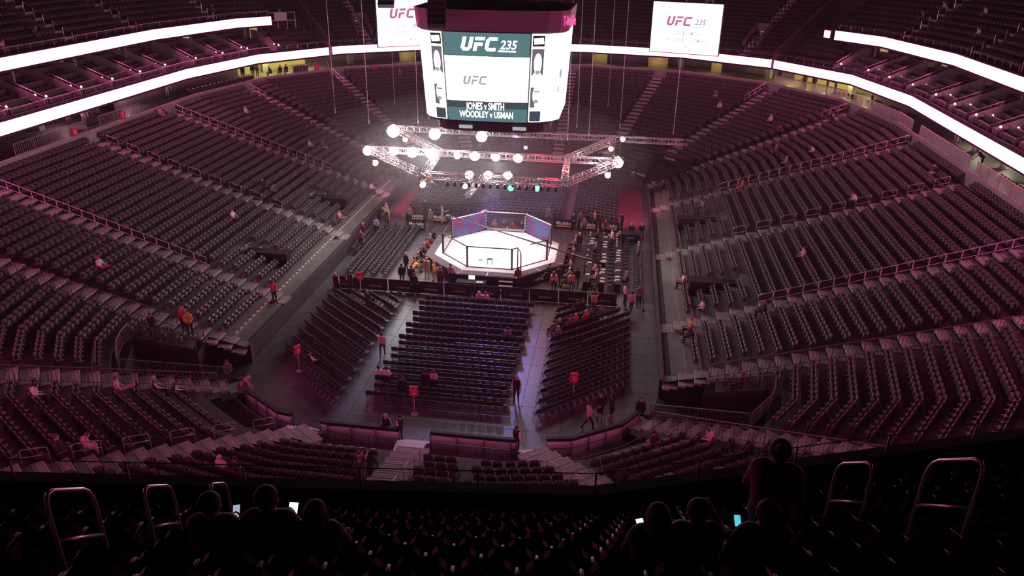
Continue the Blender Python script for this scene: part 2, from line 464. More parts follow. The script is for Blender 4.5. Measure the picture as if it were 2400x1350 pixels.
# columns at the back of the concourse
g = G(); g.box((0, 0, 0.95), (0.7, 0.7, 1.9)); colm = g.mesh('column', 'curb')
for sx in (1, -1):
    for key in [('S', sx, y) for y in (-14, -6, 2, 10, 17)]+[('C', sx, 1, a) for a in (10, 30, 50, 70, 88)]:
        p = ring_pt(key, 29.0); o = link('column', colm, wb); o.location = (p[0], p[1], 8.9)
        o.rotation_euler = (0, 0, R(key[3]) if key[0] == 'C' else 0)

LE = {1: 44.4, -1: 41.7}                    # corner angle where the loges stop and the far deck begins
UE = {1: 33.6, -1: 30.6}                    # corner angle where the side upper decks stop
side_keys, up_keys = {}, {}
for sx in (1, -1):
    base = [('C', sx, -1, 67.5), ('C', sx, -1, 45), ('C', sx, -1, 22.5), ('C', sx, -1, 0), ('C', sx, 1, 0), ('C', sx, 1, 22.5)]
    side_keys[sx] = base+[('C', sx, 1, LE[sx])]; up_keys[sx] = base+[('C', sx, 1, UE[sx])]
far_keys = [('C', 1, 1, LE[1])]+([('C', 1, 1, 45)] if LE[1] < 45 else [])+[('C', 1, 1, 67.5), ('C', 1, 1, 90), ('C', -1, 1, 90), ('C', -1, 1, 67.5), ('C', -1, 1, 45), ('C', -1, 1, LE[-1])]
# side loge terraces (three tiers) and back wall, upper slab
for sx in (1, -1):
    lg = struct(thing('floor_loge_%s' % ('right' if sx > 0 else 'left'), None, None))
    for t in range(3):
        g = G(); d = 24.35+2.0*t; z = 11.95+0.55*t
        strip(g, side_keys[sx], [(d, z-0.55 if t else z), (d, z), (d+2.0, z)]); g.obj('tier', 'terrace', lg)
    g = G(); strip(g, side_keys[sx], [(30.3, 13.05), (30.3, 14.7)]); g.obj('back_wall', 'darkwall', lg)
    g = G(); strip(g, up_keys[sx], [(36, 14.62), (27.15, 14.62), (27.15, 16.0), (27.45, 16.0), (27.45, 15.8)]); g.obj('upper_slab', 'darkwall', lg)
    # thin steel columns carrying the upper slab
    g = G()
    g.box((0, 0, 1.0), (0.22, 0.22, 2.0)); cm = g.mesh('column', 'curb')
    for key in [('S', sx, y) for y in (-16, -8, 0, 8, 16)]+[('C', sx, 1, a) for a in (12, 26)]:
        p = ring_pt(key, 28.6)
        o = link('column', cm, lg); o.location = (p[0], p[1], 12.7)
# upper decks (stepped)
UR = []           # (name, keys, d0, z0, n, pitch, rise)
for sx in (1, -1): UR.append((sx, up_keys[sx], 27.45, 15.85, 15, 0.85, 0.52))
UR.append((0, far_keys, 24.4, 12.15, 17, 0.85, 0.46))
for sx, keys, d0, z0, n, pt, rs in UR:
    dk = struct(thing('floor_upper_deck_%s' % {1: 'right', -1: 'left', 0: 'far'}[sx], None, None))
    for i in range(n):
        g = G(); d = d0+pt*i; z = z0+rs*i
        strip(g, keys, [(d, z-rs), (d, z), (d+pt, z)]); g.obj('deck_row', 'terrace', dk)
    g = G(); d = d0+pt*n; strip(g, keys, [(d, z0), (d, 27)]); g.obj('back_wall', 'darkwall', dk)
# end walls between side decks and far deck
for sx in (1, -1):
    w = struct(thing('wall_deck_end_%s' % ('right' if sx > 0 else 'left'), None, None))
    g = G(); A0, A1 = LE[sx], LE[sx]+0.7
    for i in range(16):
        da, db = 24.1+i*0.9, 24.1+(i+1)*0.9
        za, zb = 12.0+0.56*(da-24.1)+0.75, 12.0+0.56*(db-24.1)+0.75
        a = corner_pt(sx, 1, A0, da); b = corner_pt(sx, 1, A0, db); a2 = corner_pt(sx, 1, A1, da); b2 = corner_pt(sx, 1, A1, db)
        g.quad((*a, 11), (*b, 11), (*b, zb), (*a, za)); g.quad((*a, za), (*b, zb), (*b2, zb), (*a2, za), 1); g.quad((*a2, 11), (*b2, 11), (*b2, zb), (*a2, za))
    g.obj('stepped_wall', ['terrace', 'terrace_light'], w)
    g = G()
    for da in np.arange(27.45, 40, 0.85):
        zz = 15.85+0.52*(da-27.45)/0.85
        a = corner_pt(sx, 1, UE[sx], da); b = corner_pt(sx, 1, UE[sx], da+0.85)
        g.quad((*a, 14.6), (*b, 14.6), (*b, zz+1.0), (*a, zz+1.0))
    g.obj('deck_end', 'darkwall', w)
    # open corner terrace between the two
    for i in range(9):
        g = G(); d = 28.3+0.85*i; z = 13.1+0.42*i
        strip(g, [('C', sx, 1, UE[sx]+0.1), ('C', sx, 1, LE[sx])], [(d, z-0.42), (d, z), (d+0.85, z)]); g.obj('corner_row', 'terrace', w)
    g = G(); strip(g, [('C', sx, 1, UE[sx]), ('C', sx, 1, LE[sx])], [(36, 16), (36, 26)]); g.obj('corner_back', 'darkwall', w)

# --- LED ribbon boards
def ribbon(name, keys, d, z0, z1, label, m='led'):
    t = thing(name, label, 'display', (0, 0, 0))
    g = G(); strip(g, keys, [(d, z0), (d, z1)]); g.obj('lit_face', m, t)
    g = G(); strip(g, keys, [(d-0.03, z0), (d-0.03, z0-0.12), (d+0.12, z0-0.12), (d+0.12, z1+0.12), (d-0.03, z1+0.12), (d-0.03, z1)]); g.obj('housing', 'black', t)
    return t
def dense(keys): return keys
ribbon('led_ribbon', [('C', -1, -1, 45), ('C', -1, -1, 22.5), ('C', -1, -1, 0), ('C', -1, 1, 0), ('C', -1, 1, 22.5), ('C', -1, 1, 41.3)], 23.9, 10.95, 11.9, 'long glowing pink white ribbon board along the lower left balcony edge')
ribbon('led_ribbon', [('C', -1, 1, 42.3), ('C', -1, 1, 45), ('C', -1, 1, 67.5), ('C', -1, 1, 90), ('C', 1, 1, 90), ('C', 1, 1, 67.5), ('C', 1, 1, 45), ('C', 1, 1, 44.9)], 23.9, 10.95, 11.9, 'glowing pink white ribbon board across the far end behind the scoreboard')
ribbon('led_ribbon', [('C', 1, 1, 44.1), ('C', 1, 1, 22.5), ('C', 1, 1, 0), ('C', 1, -1, 0), ('C', 1, -1, 22.5), ('C', 1, -1, 45)], 23.9, 10.95, 11.9, 'long glowing pink white ribbon board along the lower right balcony edge')
ribbon('led_ribbon', [('C', 1, -1, 46), ('C', 1, -1, 67.5), ('C', 1, -1, 90), ('C', -1, -1, 90), ('C', -1, -1, 67.5), ('C', -1, -1, 46)], 23.9, 10.95, 11.9, 'glowing pink white ribbon board on the near end balcony below the viewer')
ribbon('led_ribbon', [('C', -1, -1, 45), ('C', -1, -1, 22.5), ('C', -1, -1, 0), ('C', -1, 1, 0), ('C', -1, 1, 22.5), ('C', -1, 1, 30.5)], 27.0, 14.85, 15.85, 'glowing pink white ribbon board on the upper left deck front')
ribbon('led_ribbon', [('C', 1, 1, 33.5), ('C', 1, 1, 22.5), ('C', 1, 1, 0), ('C', 1, -1, 0), ('C', 1, -1, 22.5), ('C', 1, -1, 45)], 27.0, 14.85, 15.85, 'glowing pink white ribbon board on the upper right deck front')
ribbon('square_led_display', [('C', 1, 1, 34.7), ('C', 1, 1, 36.2)], 27.0, 14.95, 15.75, 'small square glowing panel beside the upper right ribbon end')

# --- near upper deck (where the viewer sits)
FD = []
for k in range(8, -3, -1): FD.append((28.0-0.80*k, 19.45-0.62*k))     # (front edge of tread, tread height), front row first
fore_keys = [('F', 0), ('F', 1), ('F', 2), ('F', 3)]
nd = struct(thing('floor_upper_deck_near', None, None))
g = G(); strip(g, fore_keys, [(PAR_D+0.2, 13.4), (FD[0][0], 13.4)]); g.obj('walkway', 'terrace', nd)
for j, (d, z) in enumerate(FD):
    g = G(); zl = FD[j-1][1] if j else 13.4
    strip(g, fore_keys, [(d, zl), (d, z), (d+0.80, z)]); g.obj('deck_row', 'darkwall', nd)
    g = G(); strip(g, fore_keys, [(d-0.012, z-0.03), (d-0.012, z+0.012), (d+0.03, z+0.012)]); g.obj('nosing', 'rail_grey', nd)
wp = struct(thing('wall_parapet', None, None))
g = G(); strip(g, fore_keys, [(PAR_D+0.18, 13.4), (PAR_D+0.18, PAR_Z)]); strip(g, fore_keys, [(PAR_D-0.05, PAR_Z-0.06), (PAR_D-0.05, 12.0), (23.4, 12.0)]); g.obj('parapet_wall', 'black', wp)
g = G(); strip(g, fore_keys, [(PAR_D+0.2, PAR_Z-0.03), (PAR_D+0.2, PAR_Z+0.02), (PAR_D-0.09, PAR_Z+0.02), (PAR_D-0.09, PAR_Z-0.06), (PAR_D-0.05, PAR_Z-0.06)]); g.obj('coping', 'rail_grey', wp)
# ================================================================== AISLES AND SEATS
AIS = []          # (px, py, dx, dy, half width, d0, d1)
def aisle(px, py, dx, dy, hw=0.62, d0=0.5, d1=23.0):
    n = math.hypot(dx, dy); AIS.append((px, py, dx/n, dy/n, hw, d0, d1))
for sx in (1, -1):
    for y in (-12.4, 0.7, 13.2): aisle(sx*HX, y, sx, 0)
    for a in (16, 42, 72): aisle(sx*CX, CY, sx*math.cos(R(a)), math.sin(R(a)), 0.7)
    aisle(sx*CX, -CY, sx*math.cos(R(3.5)), -math.sin(R(3.5)), 0.75, 0.5)
    aisle(sx*CX, -CY, sx*math.cos(R(36.5)), -math.sin(R(36.5)), 0.8, 0.5)
aisle(2.5, HY, 0, 1); aisle(0.25, -HY, 0, -1, 0.85, 2.0)
aisle(5.9, -27.6, .62, -.78, 0.85, 1.0); aisle(-5.3, -27.9, -.62, -.78, 0.95, 1.0)
AIS.append((3.55, -HY, 0, -1, 0.10, 99, 99))
step_proto = G(); step_proto.box((0, 0.22, 0.012), (1.0, 0.44, 0.024)); step_proto.box((0, -0.22, -0.075), (1.0, 0.42, 0.15)); step_proto.box((0, 0.015, 0.028), (1.0, 0.05, 0.012), m=1)
step_proto.box((0, -0.40, 0.004), (1.0, 0.05, 0.012), m=1)
step_me = step_proto.mesh('step', ['step', 'nosing'])
NAMES_A = 0
aisle_root = struct(thing('aisle_stairs', None, None))
for (px, py, dx, dy, hw, da, db) in AIS:
    if da > 50: continue
    for i in range(NR):
        d = drow(i)
        if d < da or d > db: continue
        t = 0.0
        lo, hi = -2.0, 45.0
        for _ in range(30):
            mid = (lo+hi)/2
            if offp(px+dx*mid, py+dy*mid) < d: lo = mid
            else: hi = mid
        x, y = px+dx*lo, py+dy*lo
        q = proj((x, y, zrow(i)))
        if q[2] < 1 or not (-200 < q[0] < 2600 and -50 < q[1] < 1300): continue
        o = link('step', step_me, aisle_root); o.location = (x, y, zrow(i))
        o.rotation_euler = (0, 0, math.atan2(dy, dx)-math.pi/2); o.scale = (hw*2, 1, 1)

# --- tip-up arena seat. Local +y is the way the sitter faces.
def back_outline(w, z0, z1):
    h = w/2
    return [(-h*0.86, z0), (h*0.86, z0), (h, z0+0.10), (h*0.97, z1-0.10), (h*0.72, z1-0.025), (h*0.3, z1), (-h*0.3, z1), (-h*0.72, z1-0.025), (-h*0.97, z1-0.10), (-h, z0+0.10)]
def seat_back(g, m=0, w=0.47):
    # leaning back: ey tilted
    g.prism(back_outline(w, 0.0, 0.50), (0, -0.13, 0.36), (1, 0, 0), (0, -0.17, 0.985), (0, 0.055, 0.01), m)
def seat_pan(g, m=0, w=0.43):
    # seat folded up against the back
    g.prism([(-w/2, 0), (w/2, 0), (w/2, .30), (w*.36, .37), (-w*.36, .37), (-w/2, .30)], (0, 0.0, 0.36), (1, 0, 0), (0, -0.10, 0.99), (0, 0.075, 0.012), m)
def seat_arm(g, m=0, x=0.265):
    g.prism([(-0.19, 0.58), (0.15, 0.60), (0.19, 0.575), (0.17, 0.545), (-0.19, 0.535)], (x-0.025, 0, 0), (0, 1, 0), (0, 0, 1), (0.05, 0, 0), m)
def seat_post(g, m=0, x=0.265):
    g.prism([(-0.17, 0.0), (-0.05, 0.0), (0.02, 0.54), (-0.14, 0.54)], (x-0.018, 0, 0), (0, 1, 0), (0, 0, 1), (0.036, 0, 0), m)
g = G(); seat_back(g, 0); seat_pan(g, 0); seat_arm(g, 1); SEAT_T = template(g)
def parts_mesh():
    a = G(); seat_back(a); b = G(); seat_pan(b); c = G(); seat_arm(c); d = G(); seat_post(d)
    return (a.mesh('backrest', 'seat'), b.mesh('seat_pan', 'seat_pad'), c.mesh('armrest', 'seat_arm'), d.mesh('support', 'plastic'))
SEATP = parts_mesh()
PAR_LINE = ([-200, 0, 400, 850, 1150, 1500, 1900, 2400, 2600], [1112, 1125, 1140, 1150, 1152, 1125, 1080, 1010, 970])
def par_y(x): return float(np.interp(x, PAR_LINE[0], PAR_LINE[1]))

def row_places(keys, dseat, z, pitch, closed, seed, test):
    out = []
    ks = keys+[keys[0]] if closed else keys
    for a in range(len(ks)-1):
        A = np.array(ring_pt(ks[a], dseat)); B = np.array(ring_pt(ks[a+1], dseat)); L = np.linalg.norm(B-A)
        n = int(L/pitch)
        if n < 1: continue
        u = (B-A)/L; nrm = np.array([-u[1], u[0]])
        mid = (A+B)/2
        if nrm@(-mid) < 0: nrm = -nrm
        rz = math.atan2(nrm[1], nrm[0])-math.pi/2
        for j in range(n):
            p = A+u*((j+0.5+(0.25 if seed % 2 else -0.25))*L/n)
            if test(p): out.append((p[0], p[1], z, rz))
    return out
def lower_test(i):
    d = drow(i)
    def t(p):
        x, y = p
        for (px, py, dx, dy, hw, _a, _b) in AIS:
            rx, ry = x-px, y-py
            if rx*dx+ry*dy > -3 and abs(rx*dy-ry*dx) < hw+0.26: return False
        ang = cang(x, y)
        if y < -CY:
            if in_vom(-1, ang, d+0.3) or in_vom(-1, ang-1.5, d+0.3) or in_vom(-1, ang+1.5, d+0.3): return False
            if i < 3 and (ang >= 42 or abs(x) < CX): return False
        if y < CY and y > -CY and i < 1: return False
        if abs(x) < HX+6.2 and abs(x) > HX+2.0 and min(abs(abs(y)-7.0), abs(y-6.5), abs(y+7.5)) < 0.85: return False
        if d < 6.0 and y > CY and 20 < cang(x, y) < 62: return False
        q = proj((x, y, zrow(i)+0.5))
        if q[2] < 1 or q[0] < -120 or q[0] > 2520 or q[1] < -60: return False
        if q[1] > par_y(q[0])+45: return False
        return True
    return t
LOWER = []
for i in range(NR):
    for p in row_places(allr, drow(i)+0.47, zrow(i), 0.53, True, i, lower_test(i)): LOWER.append((*p, i))
def score(p):
    q = proj((p[0], p[1], p[2]+0.6)); vis = 0 < q[0] < 2400 and 0 < q[1] < par_y(q[0])-4
    return (0 if vis else 1e4)+q[2]
TAKEN = []        # pixel positions of people, filled before seats are placed

# --- people sit on seats: nearest seat lookup
def nearest_lower(P):
    A = np.array([p[:3] for p in LOWER]); k = int(np.argmin(((A-np.asarray(P)[None])**2).sum(1))); return LOWER[k]

LOWER.sort(key=score)
near_seats = LOWER[:300]; rest_seats = LOWER[300:]
near_seats.sort(key=lambda p: (p[4], proj(p[:3])[0]))
seat_src = None; cnt = {}
for p in near_seats:
    cnt[p[4]] = cnt.get(p[4], 0)+1
    lab = 'black tip-up seat in near lower stand, %s row up, %s from left' % (WORD[p[4]+1], WORD[cnt[p[4]]])
    if seat_src is None:
        seat_src = thing('arena_seat', lab, 'seat', p[:3], p[3], 'tip-up seats of the near lower stand')
        for nm, me in zip(('backrest', 'seat_pan', 'armrest', 'support'), SEATP): link(nm, me, seat_src)
    else: copy_tree(seat_src, p[:3], p[3], lab)
tag(link('lower_bowl_seats', scatter('lower_bowl_seats', SEAT_T, [p[:4] for p in rest_seats], ['seat', 'seat_arm'])),
    'rows of black tip-up seats filling the lower bowl round the floor', 'seating', kind='stuff')
# --- upper decks on the sides and at the far end
UPPER = []
def up_test(p, z, aisles):
    q = proj((p[0], p[1], z+0.5))
    if q[2] < 1 or q[0] < -120 or q[0] > 2520 or q[1] < -70: return False
    for (px, py, dx, dy, hw) in aisles:
        rx, ry = p[0]-px, p[1]-py
        if rx*dx+ry*dy > -3 and abs(rx*dy-ry*dx) < hw+0.25: return False
    return True
UAIS = {s: [(s*HX, y, s, 0, .55) for y in (-13, -3, 7, 17)]+[(s*CX, CY, s*math.cos(R(17)), math.sin(R(17)), .55)] for s in (1, -1)}
UAIS.update({
        0: [(s*CX, CY, s*math.cos(R(a)), math.sin(R(a)), .6) for s in (1, -1) for a in (52, 68)]+[(0, HY, 0, 1, .6)]})
UP_STEPS = []
for sx, keys, d0, z0, n, pt, rs in UR:
    for i in range(n):
        UPPER += row_places(keys, d0+pt*i+0.45, z0+rs*i, 0.53, False, i, lambda p: up_test(p, z0+rs*i, UAIS[sx]))
        for (px, py, dx, dy, hw) in UAIS[sx]:
            lo, hi = 0.0, 60.0
            for _ in range(30):
                mid = (lo+hi)/2
                if offp(px+dx*mid, py+dy*mid) < d0+pt*i: lo = mid
                else: hi = mid
            x, y = px+dx*lo, py+dy*lo; q = proj((x, y, z0+rs*i))
            if q[2] > 1 and -100 < q[0] < 2500 and q[1] > -60:
                o = link('step', step_me, aisle_root); o.location = (x, y, z0+rs*i); o.rotation_euler = (0, 0, math.atan2(dy, dx)-math.pi/2); o.scale = (hw*1.7, .9, 1.3)
                UP_STEPS.append((x, y, z0+rs*i, dx, dy, i, sx))
for sx in (1, -1):
    for i in range(9):
        z_ = 13.1+0.42*i; UPPER += row_places([('C', sx, 1, UE[sx]+1.2), ('C', sx, 1, LE[sx]-1.0)], 28.3+0.85*i+0.45, z_, 0.53, False, i, lambda q: up_test(q, z_, []))
tag(link('upper_deck_seats', scatter('upper_deck_seats', SEAT_T, UPPER, ['seat', 'seat_arm'])),
    'rows of dark tip-up seats on the upper decks above the ribbon boards', 'seating', kind='stuff')

# --- seats of the near upper deck, in front of the viewer
_nA, _nB = _fnorm(0), _fnorm(1)
FORE_AIS = [(3.34, -48.4, _nA[0], _nA[1], 0.55), (11.72, -46.79, _nB[0], _nB[1], 0.6)]
fore = []
for j, (d, z) in enumerate(FD):
    def ft(p):
        q = proj((p[0], p[1], z+0.6))
        if q[2] < 1.2 or q[0] < -160 or q[0] > 2560 or q[1] > 1440: return False
        for (px, py, dx, dy, hw) in FORE_AIS:
            rx, ry = p[0]-px, p[1]-py
            if rx*dx+ry*dy > 0 and abs(rx*dy-ry*dx) < hw+0.25: return False
        return True
    fore += [(*p, j) for p in row_places(fore_keys, d+0.42, z, 0.54, False, j, ft)]
fore.sort(key=lambda p: (p[4], proj(p[:3])[0])); fsrc = None; cnt = {}
_a = G(); _a.prism(back_outline(0.47, 0.0, 0.40), (0, -0.13, 0.34), (1, 0, 0), (0, -0.22, 0.975), (0, 0.055, 0.012))
_c = G(); _c.tube([(0.265, -0.19, 0.52), (0.265, -0.175, 0.585), (0.265, -0.13, 0.615), (0.265, 0.06, 0.60), (0.265, 0.09, 0.57)], [0.022, 0.026, 0.026, 0.022, 0.016], 8)
_b = G(); seat_pan(_b); _d = G(); seat_post(_d)
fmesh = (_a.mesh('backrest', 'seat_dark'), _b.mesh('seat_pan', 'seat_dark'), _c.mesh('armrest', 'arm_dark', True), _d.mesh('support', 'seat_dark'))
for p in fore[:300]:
    cnt[p[4]] = cnt.get(p[4], 0)+1
    lab = 'dark seat in the foreground upper deck, %s row back from parapet, %s from left' % (ordinal(p[4]+1), ordinal(cnt[p[4]]))
    if fsrc is None:
        fsrc = thing('upper_deck_seat', lab, 'seat', p[:3], p[3], 'foreground seats of the near upper deck')
        for nm, me in zip(('backrest', 'seat_pan', 'armrest', 'support'), fmesh): link(nm, me, fsrc)
    else: copy_tree(fsrc, p[:3], p[3], lab)
print('seats', len(LOWER), len(UPPER), len(fore))
# ================================================================== RAILS AND FENCES
def at(p, z): return (p[0], p[1], z)
def hand_rail(name, label, pts, h=1.15, every=1, r=0.028, cat='handrail', group=None, m='steel', mid=True):
    """two-bar rail over base points; posts are parts"""
    t = thing(name, label, cat, pts[0], 0, group)
    o = np.array(pts[0], float); P = [np.array(p, float)-o for p in pts]; up = np.array([0, 0, h])
    g = G(); g.tube([P[0]+up*0.55]+[P[0]+up*0.93]+[p+up for p in P[0:1]]+[p+up for p in P[1:]]+[P[-1]+up*0.93, P[-1]+up*0.55], r, 6); g.obj('top_rail', m, t, True)
    if mid:
        g = G(); g.tube([p+up*0.55 for p in P], r*0.8, 6); g.obj('mid_rail', m, t, True)
    for i in range(0, len(P), every):
        g = G(); g.tube([P[i], P[i]+up], r*0.9, 6); g.obj('post', m, t, True)
    return t
def aisle_pts(px, py, dx, dy, ds, lat=0.0):
    out = []
    for d in ds:
        lo, hi = -2.0, 60.0
        for _ in range(30):
            mid = (lo+hi)/2
            if offp(px+dx*mid, py+dy*mid) < d: lo = mid
            else: hi = mid
        x, y = px+dx*lo-dy*lat, py+dy*lo+dx*lat
        i = min(NR-1, max(0, int((d-0.6)/0.9+1e-6))); out.append((x, y, zrow(i)))
    return out
dd = [drow(i)+0.3 for i in range(6, 25)]
hand_rail('stair_handrail', 'long two-bar stair handrail climbing the right stand nearest the viewer', aisle_pts(HX, -12.4, 1, 0, dd))
hand_rail('stair_handrail', 'long two-bar stair handrail climbing the right stand beside the far ring corner', aisle_pts(HX, 13.2, 1, 0, dd))
hand_rail('stair_handrail', 'long two-bar stair handrail climbing the left stand nearest the viewer', aisle_pts(-HX, -12.4, -1, 0, dd))
hand_rail('stair_handrail', 'long two-bar stair handrail climbing the left stand below the dark press desks', aisle_pts(-HX, 13.2, -1, 0, dd))
def loop_rail(name, label, a, b, h, r=0.03, group=None, m='steel'):
    t = thing(name, label, 'handrail', a, 0, group); a0 = np.array(a, float); B = np.array(b, float)-a0; A = np.zeros(3); up = np.array([0, 0, h])
    d = B-A; q = 0.12
    pts = [A, A+up*0.82, A+up*0.93+d*0.02, A+up*0.985+d*0.06, A+up+d*q, B+up-d*q, B+up*0.985-d*0.06, B+up*0.93-d*0.02, B+up*0.82, B]
    g = G(); g.tube(pts, r, 8); g.obj('hoop', m, t, True)
    g = G(); g.tube([A+up*0.56, B+up*0.56], r*0.8, 8); g.obj('cross_bar', m, t, True)
    return t
for sx, nm in ((1, 'right'), (-1, 'left')):
    k = 0
    for i in range(6, 24, 2):
        p = aisle_pts(sx*HX, 0.7, sx, 0, [drow(i)+0.2, drow(i+1)+0.35]); k += 1
        loop_rail('aisle_handrail', 'looped steel handrail in the %s stand middle aisle, %s up from the floor' % (nm, WORD[k]), p[0], p[1], 1.15, 0.028, 'looped aisle handrails')
# corner aisles of the far end: thin rails
for sx, nm in ((1, 'right'), (-1, 'left')):
    p = aisle_pts(sx*CX, CY, sx*math.cos(R(42)), math.sin(R(42)), [drow(i)+0.3 for i in range(20, 25)], 0.75)
    hand_rail('stair_handrail', 'short handrail at the top of the far %s corner stairs' % nm, p)
    p = aisle_pts(sx*CX, CY, sx*math.cos(R(16)), math.sin(R(16)), [drow(i)+0.3 for i in range(21, 25)], 0.7)
    hand_rail('stair_handrail', 'short handrail beside the stairs at the %s stand end near the yellow hall' % nm, p)
# upper deck stair rails: thin posts seen as short strokes
for n_, (x, y, z, dx, dy, i, sx) in enumerate(UP_STEPS):
    if i % 2: continue
    q = proj((x, y, z))
    if not (0 < q[0] < 2400 and 0 < q[1] < 300): continue
    side = {1: 'right', -1: 'left', 0: 'far'}[sx]
    a = (x, y, z); b = (x+dx*0.85, y+dy*0.85, z+(0.52 if sx else 0.46))
    t = thing('deck_handrail', 'short steel stair rail on the %s upper deck, %s of that deck' % (side, WORD[sum(1 for o in COL.objects if o.name.startswith('deck_handrail') and o.get('category') and side in o['label'])+1]), 'handrail', a, 0, 'stair rails of the upper decks')
    g = G(); bb = np.array(b)-np.array(a); g.tube([(0, 0, 0), (0, 0, 0.9), tuple(bb+np.array([0, 0, 0.9])), tuple(bb)], 0.03, 5); g.obj('rail', 'steel', t)

def bar_fence(name, label, pts, h=1.05, m='rail_grey', bar=0.02, step=0.13, glass=None, cat='railing', group=None):
    """railing of thin uprights between a top and a bottom rail, following base points"""
    o = np.array(pts[0], float); t = thing(name, label, cat, pts[0], 0, group); P = [np.array(p, float)-o for p in pts]
    up = np.array([0, 0, h]); g = G(); g.tube([p+up for p in P], 0.03, 6); g.obj('top_rail', m, t)
    g = G(); g.tube([p+up*0.1 for p in P], 0.022, 6); g.obj('bottom_rail', m, t)
    for p in P:
        g = G(); g.tube([p, p+up], 0.028, 6); g.obj('post', m, t)
    if glass:
        for a, b in zip(P[:-1], P[1:]):
            g = G(); d = (b-a)/(np.linalg.norm(b-a)+1e-9); g.bar(a+d*0.06+up*0.55, b-d*0.06+up*0.55, 0.015, h*0.8); g.obj('panel', glass, t)
    else:
        g = G()
        for a, b in zip(P[:-1], P[1:]):
            n = max(1, int(np.linalg.norm(b-a)/step))
            for k in range(1, n):
                c = a+(b-a)*k/n; g.bar(c+up*0.1, c+up, bar)
        if g.v: tag(g.obj('bars', m, t), kind='stuff')
    return t
def ring_line(keys_d, step=1.6):
    out = []
    for (k0, k1, d, z) in keys_d:
        A = np.array(ring_pt(k0, d)); B = np.array(ring_pt(k1, d)); n = max(1, round(np.linalg.norm(B-A)/step))
        for j in range(n): p = A+(B-A)*j/n; out.append((p[0], p[1], z))
    p = ring_pt(keys_d[-1][1], keys_d[-1][2]); out.append((p[0], p[1], keys_d[-1][3]))
    return out
# fences on the kerb at the top of the lower bowl
bar_fence('kerb_fence', 'pale fence panels with the number six on the left stand top', ring_line([(('S', -1, -8.0), ('S', -1, 0.5), 23.2, 9.35)], 2.1), 0.95, 'steel', step=0.2)
bar_fence('kerb_fence', 'pale fence panels with the number five on the left stand top', ring_line([(('S', -1, 2.4), ('S', -1, 8.6), 23.2, 9.35)], 2.0), 0.95, 'steel', step=0.2)
bar_fence('kerb_fence', 'pale fence in front of the yellow hall in the far left corner', ring_line([(('C', -1, 1, 29), ('C', -1, 1, 40), 23.2, 9.35)], 1.8), 0.95, 'steel', step=0.2)
bar_fence('kerb_fence', 'glass kerb railing in front of the yellow hall in the far right corner', ring_line([(('C', 1, 1, 42), ('C', 1, 1, 22.5), 23.2, 9.35), (('C', 1, 1, 22.5), ('C', 1, 1, 20.5), 23.2, 9.35)], 1.8), 0.95, 'steel', glass='glass')
bar_fence('kerb_fence', 'glass kerb railing at the bend of the right stand top', ring_line([(('C', 1, 1, 17.5), ('C', 1, 1, 0), 23.2, 9.35), (('S', 1, 19), ('S', 1, 15.0), 23.2, 9.35)], 1.8), 1.0, 'steel', glass='glass')
bar_fence('kerb_fence', 'glass kerb railing along the straight right stand top', ring_line([(('S', 1, 13.0), ('S', 1, 2.0), 23.2, 9.35)], 1.9), 1.0, 'steel', glass='glass')
bar_fence('kerb_fence', 'glass kerb railing at the right edge beside spectators in the club seats', ring_line([(('S', 1, 0.4), ('S', 1, -13.0), 23.2, 9.35)], 1.9), 1.0, 'steel', glass='glass')
for key, s, lab in ((('S', -1, -1.2), '6', 'red sign with a white six hung on the left fence'), (('S', -1, 5.6), '5', 'red sign with a white five hung on the left fence'), (('C', -1, 1, 36.5), '3', 'small red sign with a white three in the far left corner')):
    p = np.array(ring_pt(key, 23.05)); q = np.array(ring_pt(key, 22.0)); n = (q-p)/np.linalg.norm(q-p); ex = np.array([n[1], -n[0], 0])
    if ex@np.array([1, 0, 0]) < 0 and key[0] == 'C': ex = ex
    ex = np.cross([0, 0, 1.0], [n[0], n[1], 0])
    t = thing('fence_sign', lab, 'sign', (p[0], p[1], 9.75)); g = G(); g.obox((0, 0, 0), ex*0.34, np.array([n[0], n[1], 0])*0.02, (0, 0, 0.36)); g.obj('panel', 'red_sign', t)
    put_text('numeral', s, 'white_print', t, frame((n[0]*0.03, n[1]*0.03, 0), ex, (0, 0, 1)), size=1, bold=0.01) .scale = (0.62, 0.62, 0.75)
# dark bar railings of the near corners and walkway
def dark_fence(label, keys_d, h=0.95, m='plastic'):
    return bar_fence('bar_railing', label, ring_line(keys_d, 1.5), h, m, 0.022, 0.14, group=None)
dark_fence('dark barred railing behind the left board run at the near end', [(('C', -1, -1, 86), ('C', -1, -1, 90), 0.85, 0.2), (('E', -1, -5.0), ('E', -1, -1.2), 0.85, 0.2)], 0.95, 'rail_dark')
dark_fence('dark barred railing behind the middle board run at the near end', [(('E', -1, 0.9), ('E', -1, 5.0), 0.85, 0.2)], 0.95, 'rail_dark')
dark_fence('dark barred railing along the curved right near boards', [(('C', 1, -1, 74), ('C', 1, -1, 67.5), 1.7, 0.2), (('C', 1, -1, 67.5), ('C', 1, -1, 45), 1.7, 0.2), (('C', 1, -1, 45), ('C', 1, -1, 34), 1.7, 0.5)], 0.95, 'rail_dark')
dark_fence('dark barred railing along the curved left near boards', [(('C', -1, -1, 74), ('C', -1, -1, 67.5), 1.0, 0.2), (('C', -1, -1, 67.5), ('C', -1, -1, 45), 1.0, 0.2), (('C', -1, -1, 45), ('C', -1, -1, 34), 1.0, 0.5)], 0.95, 'rail_dark')
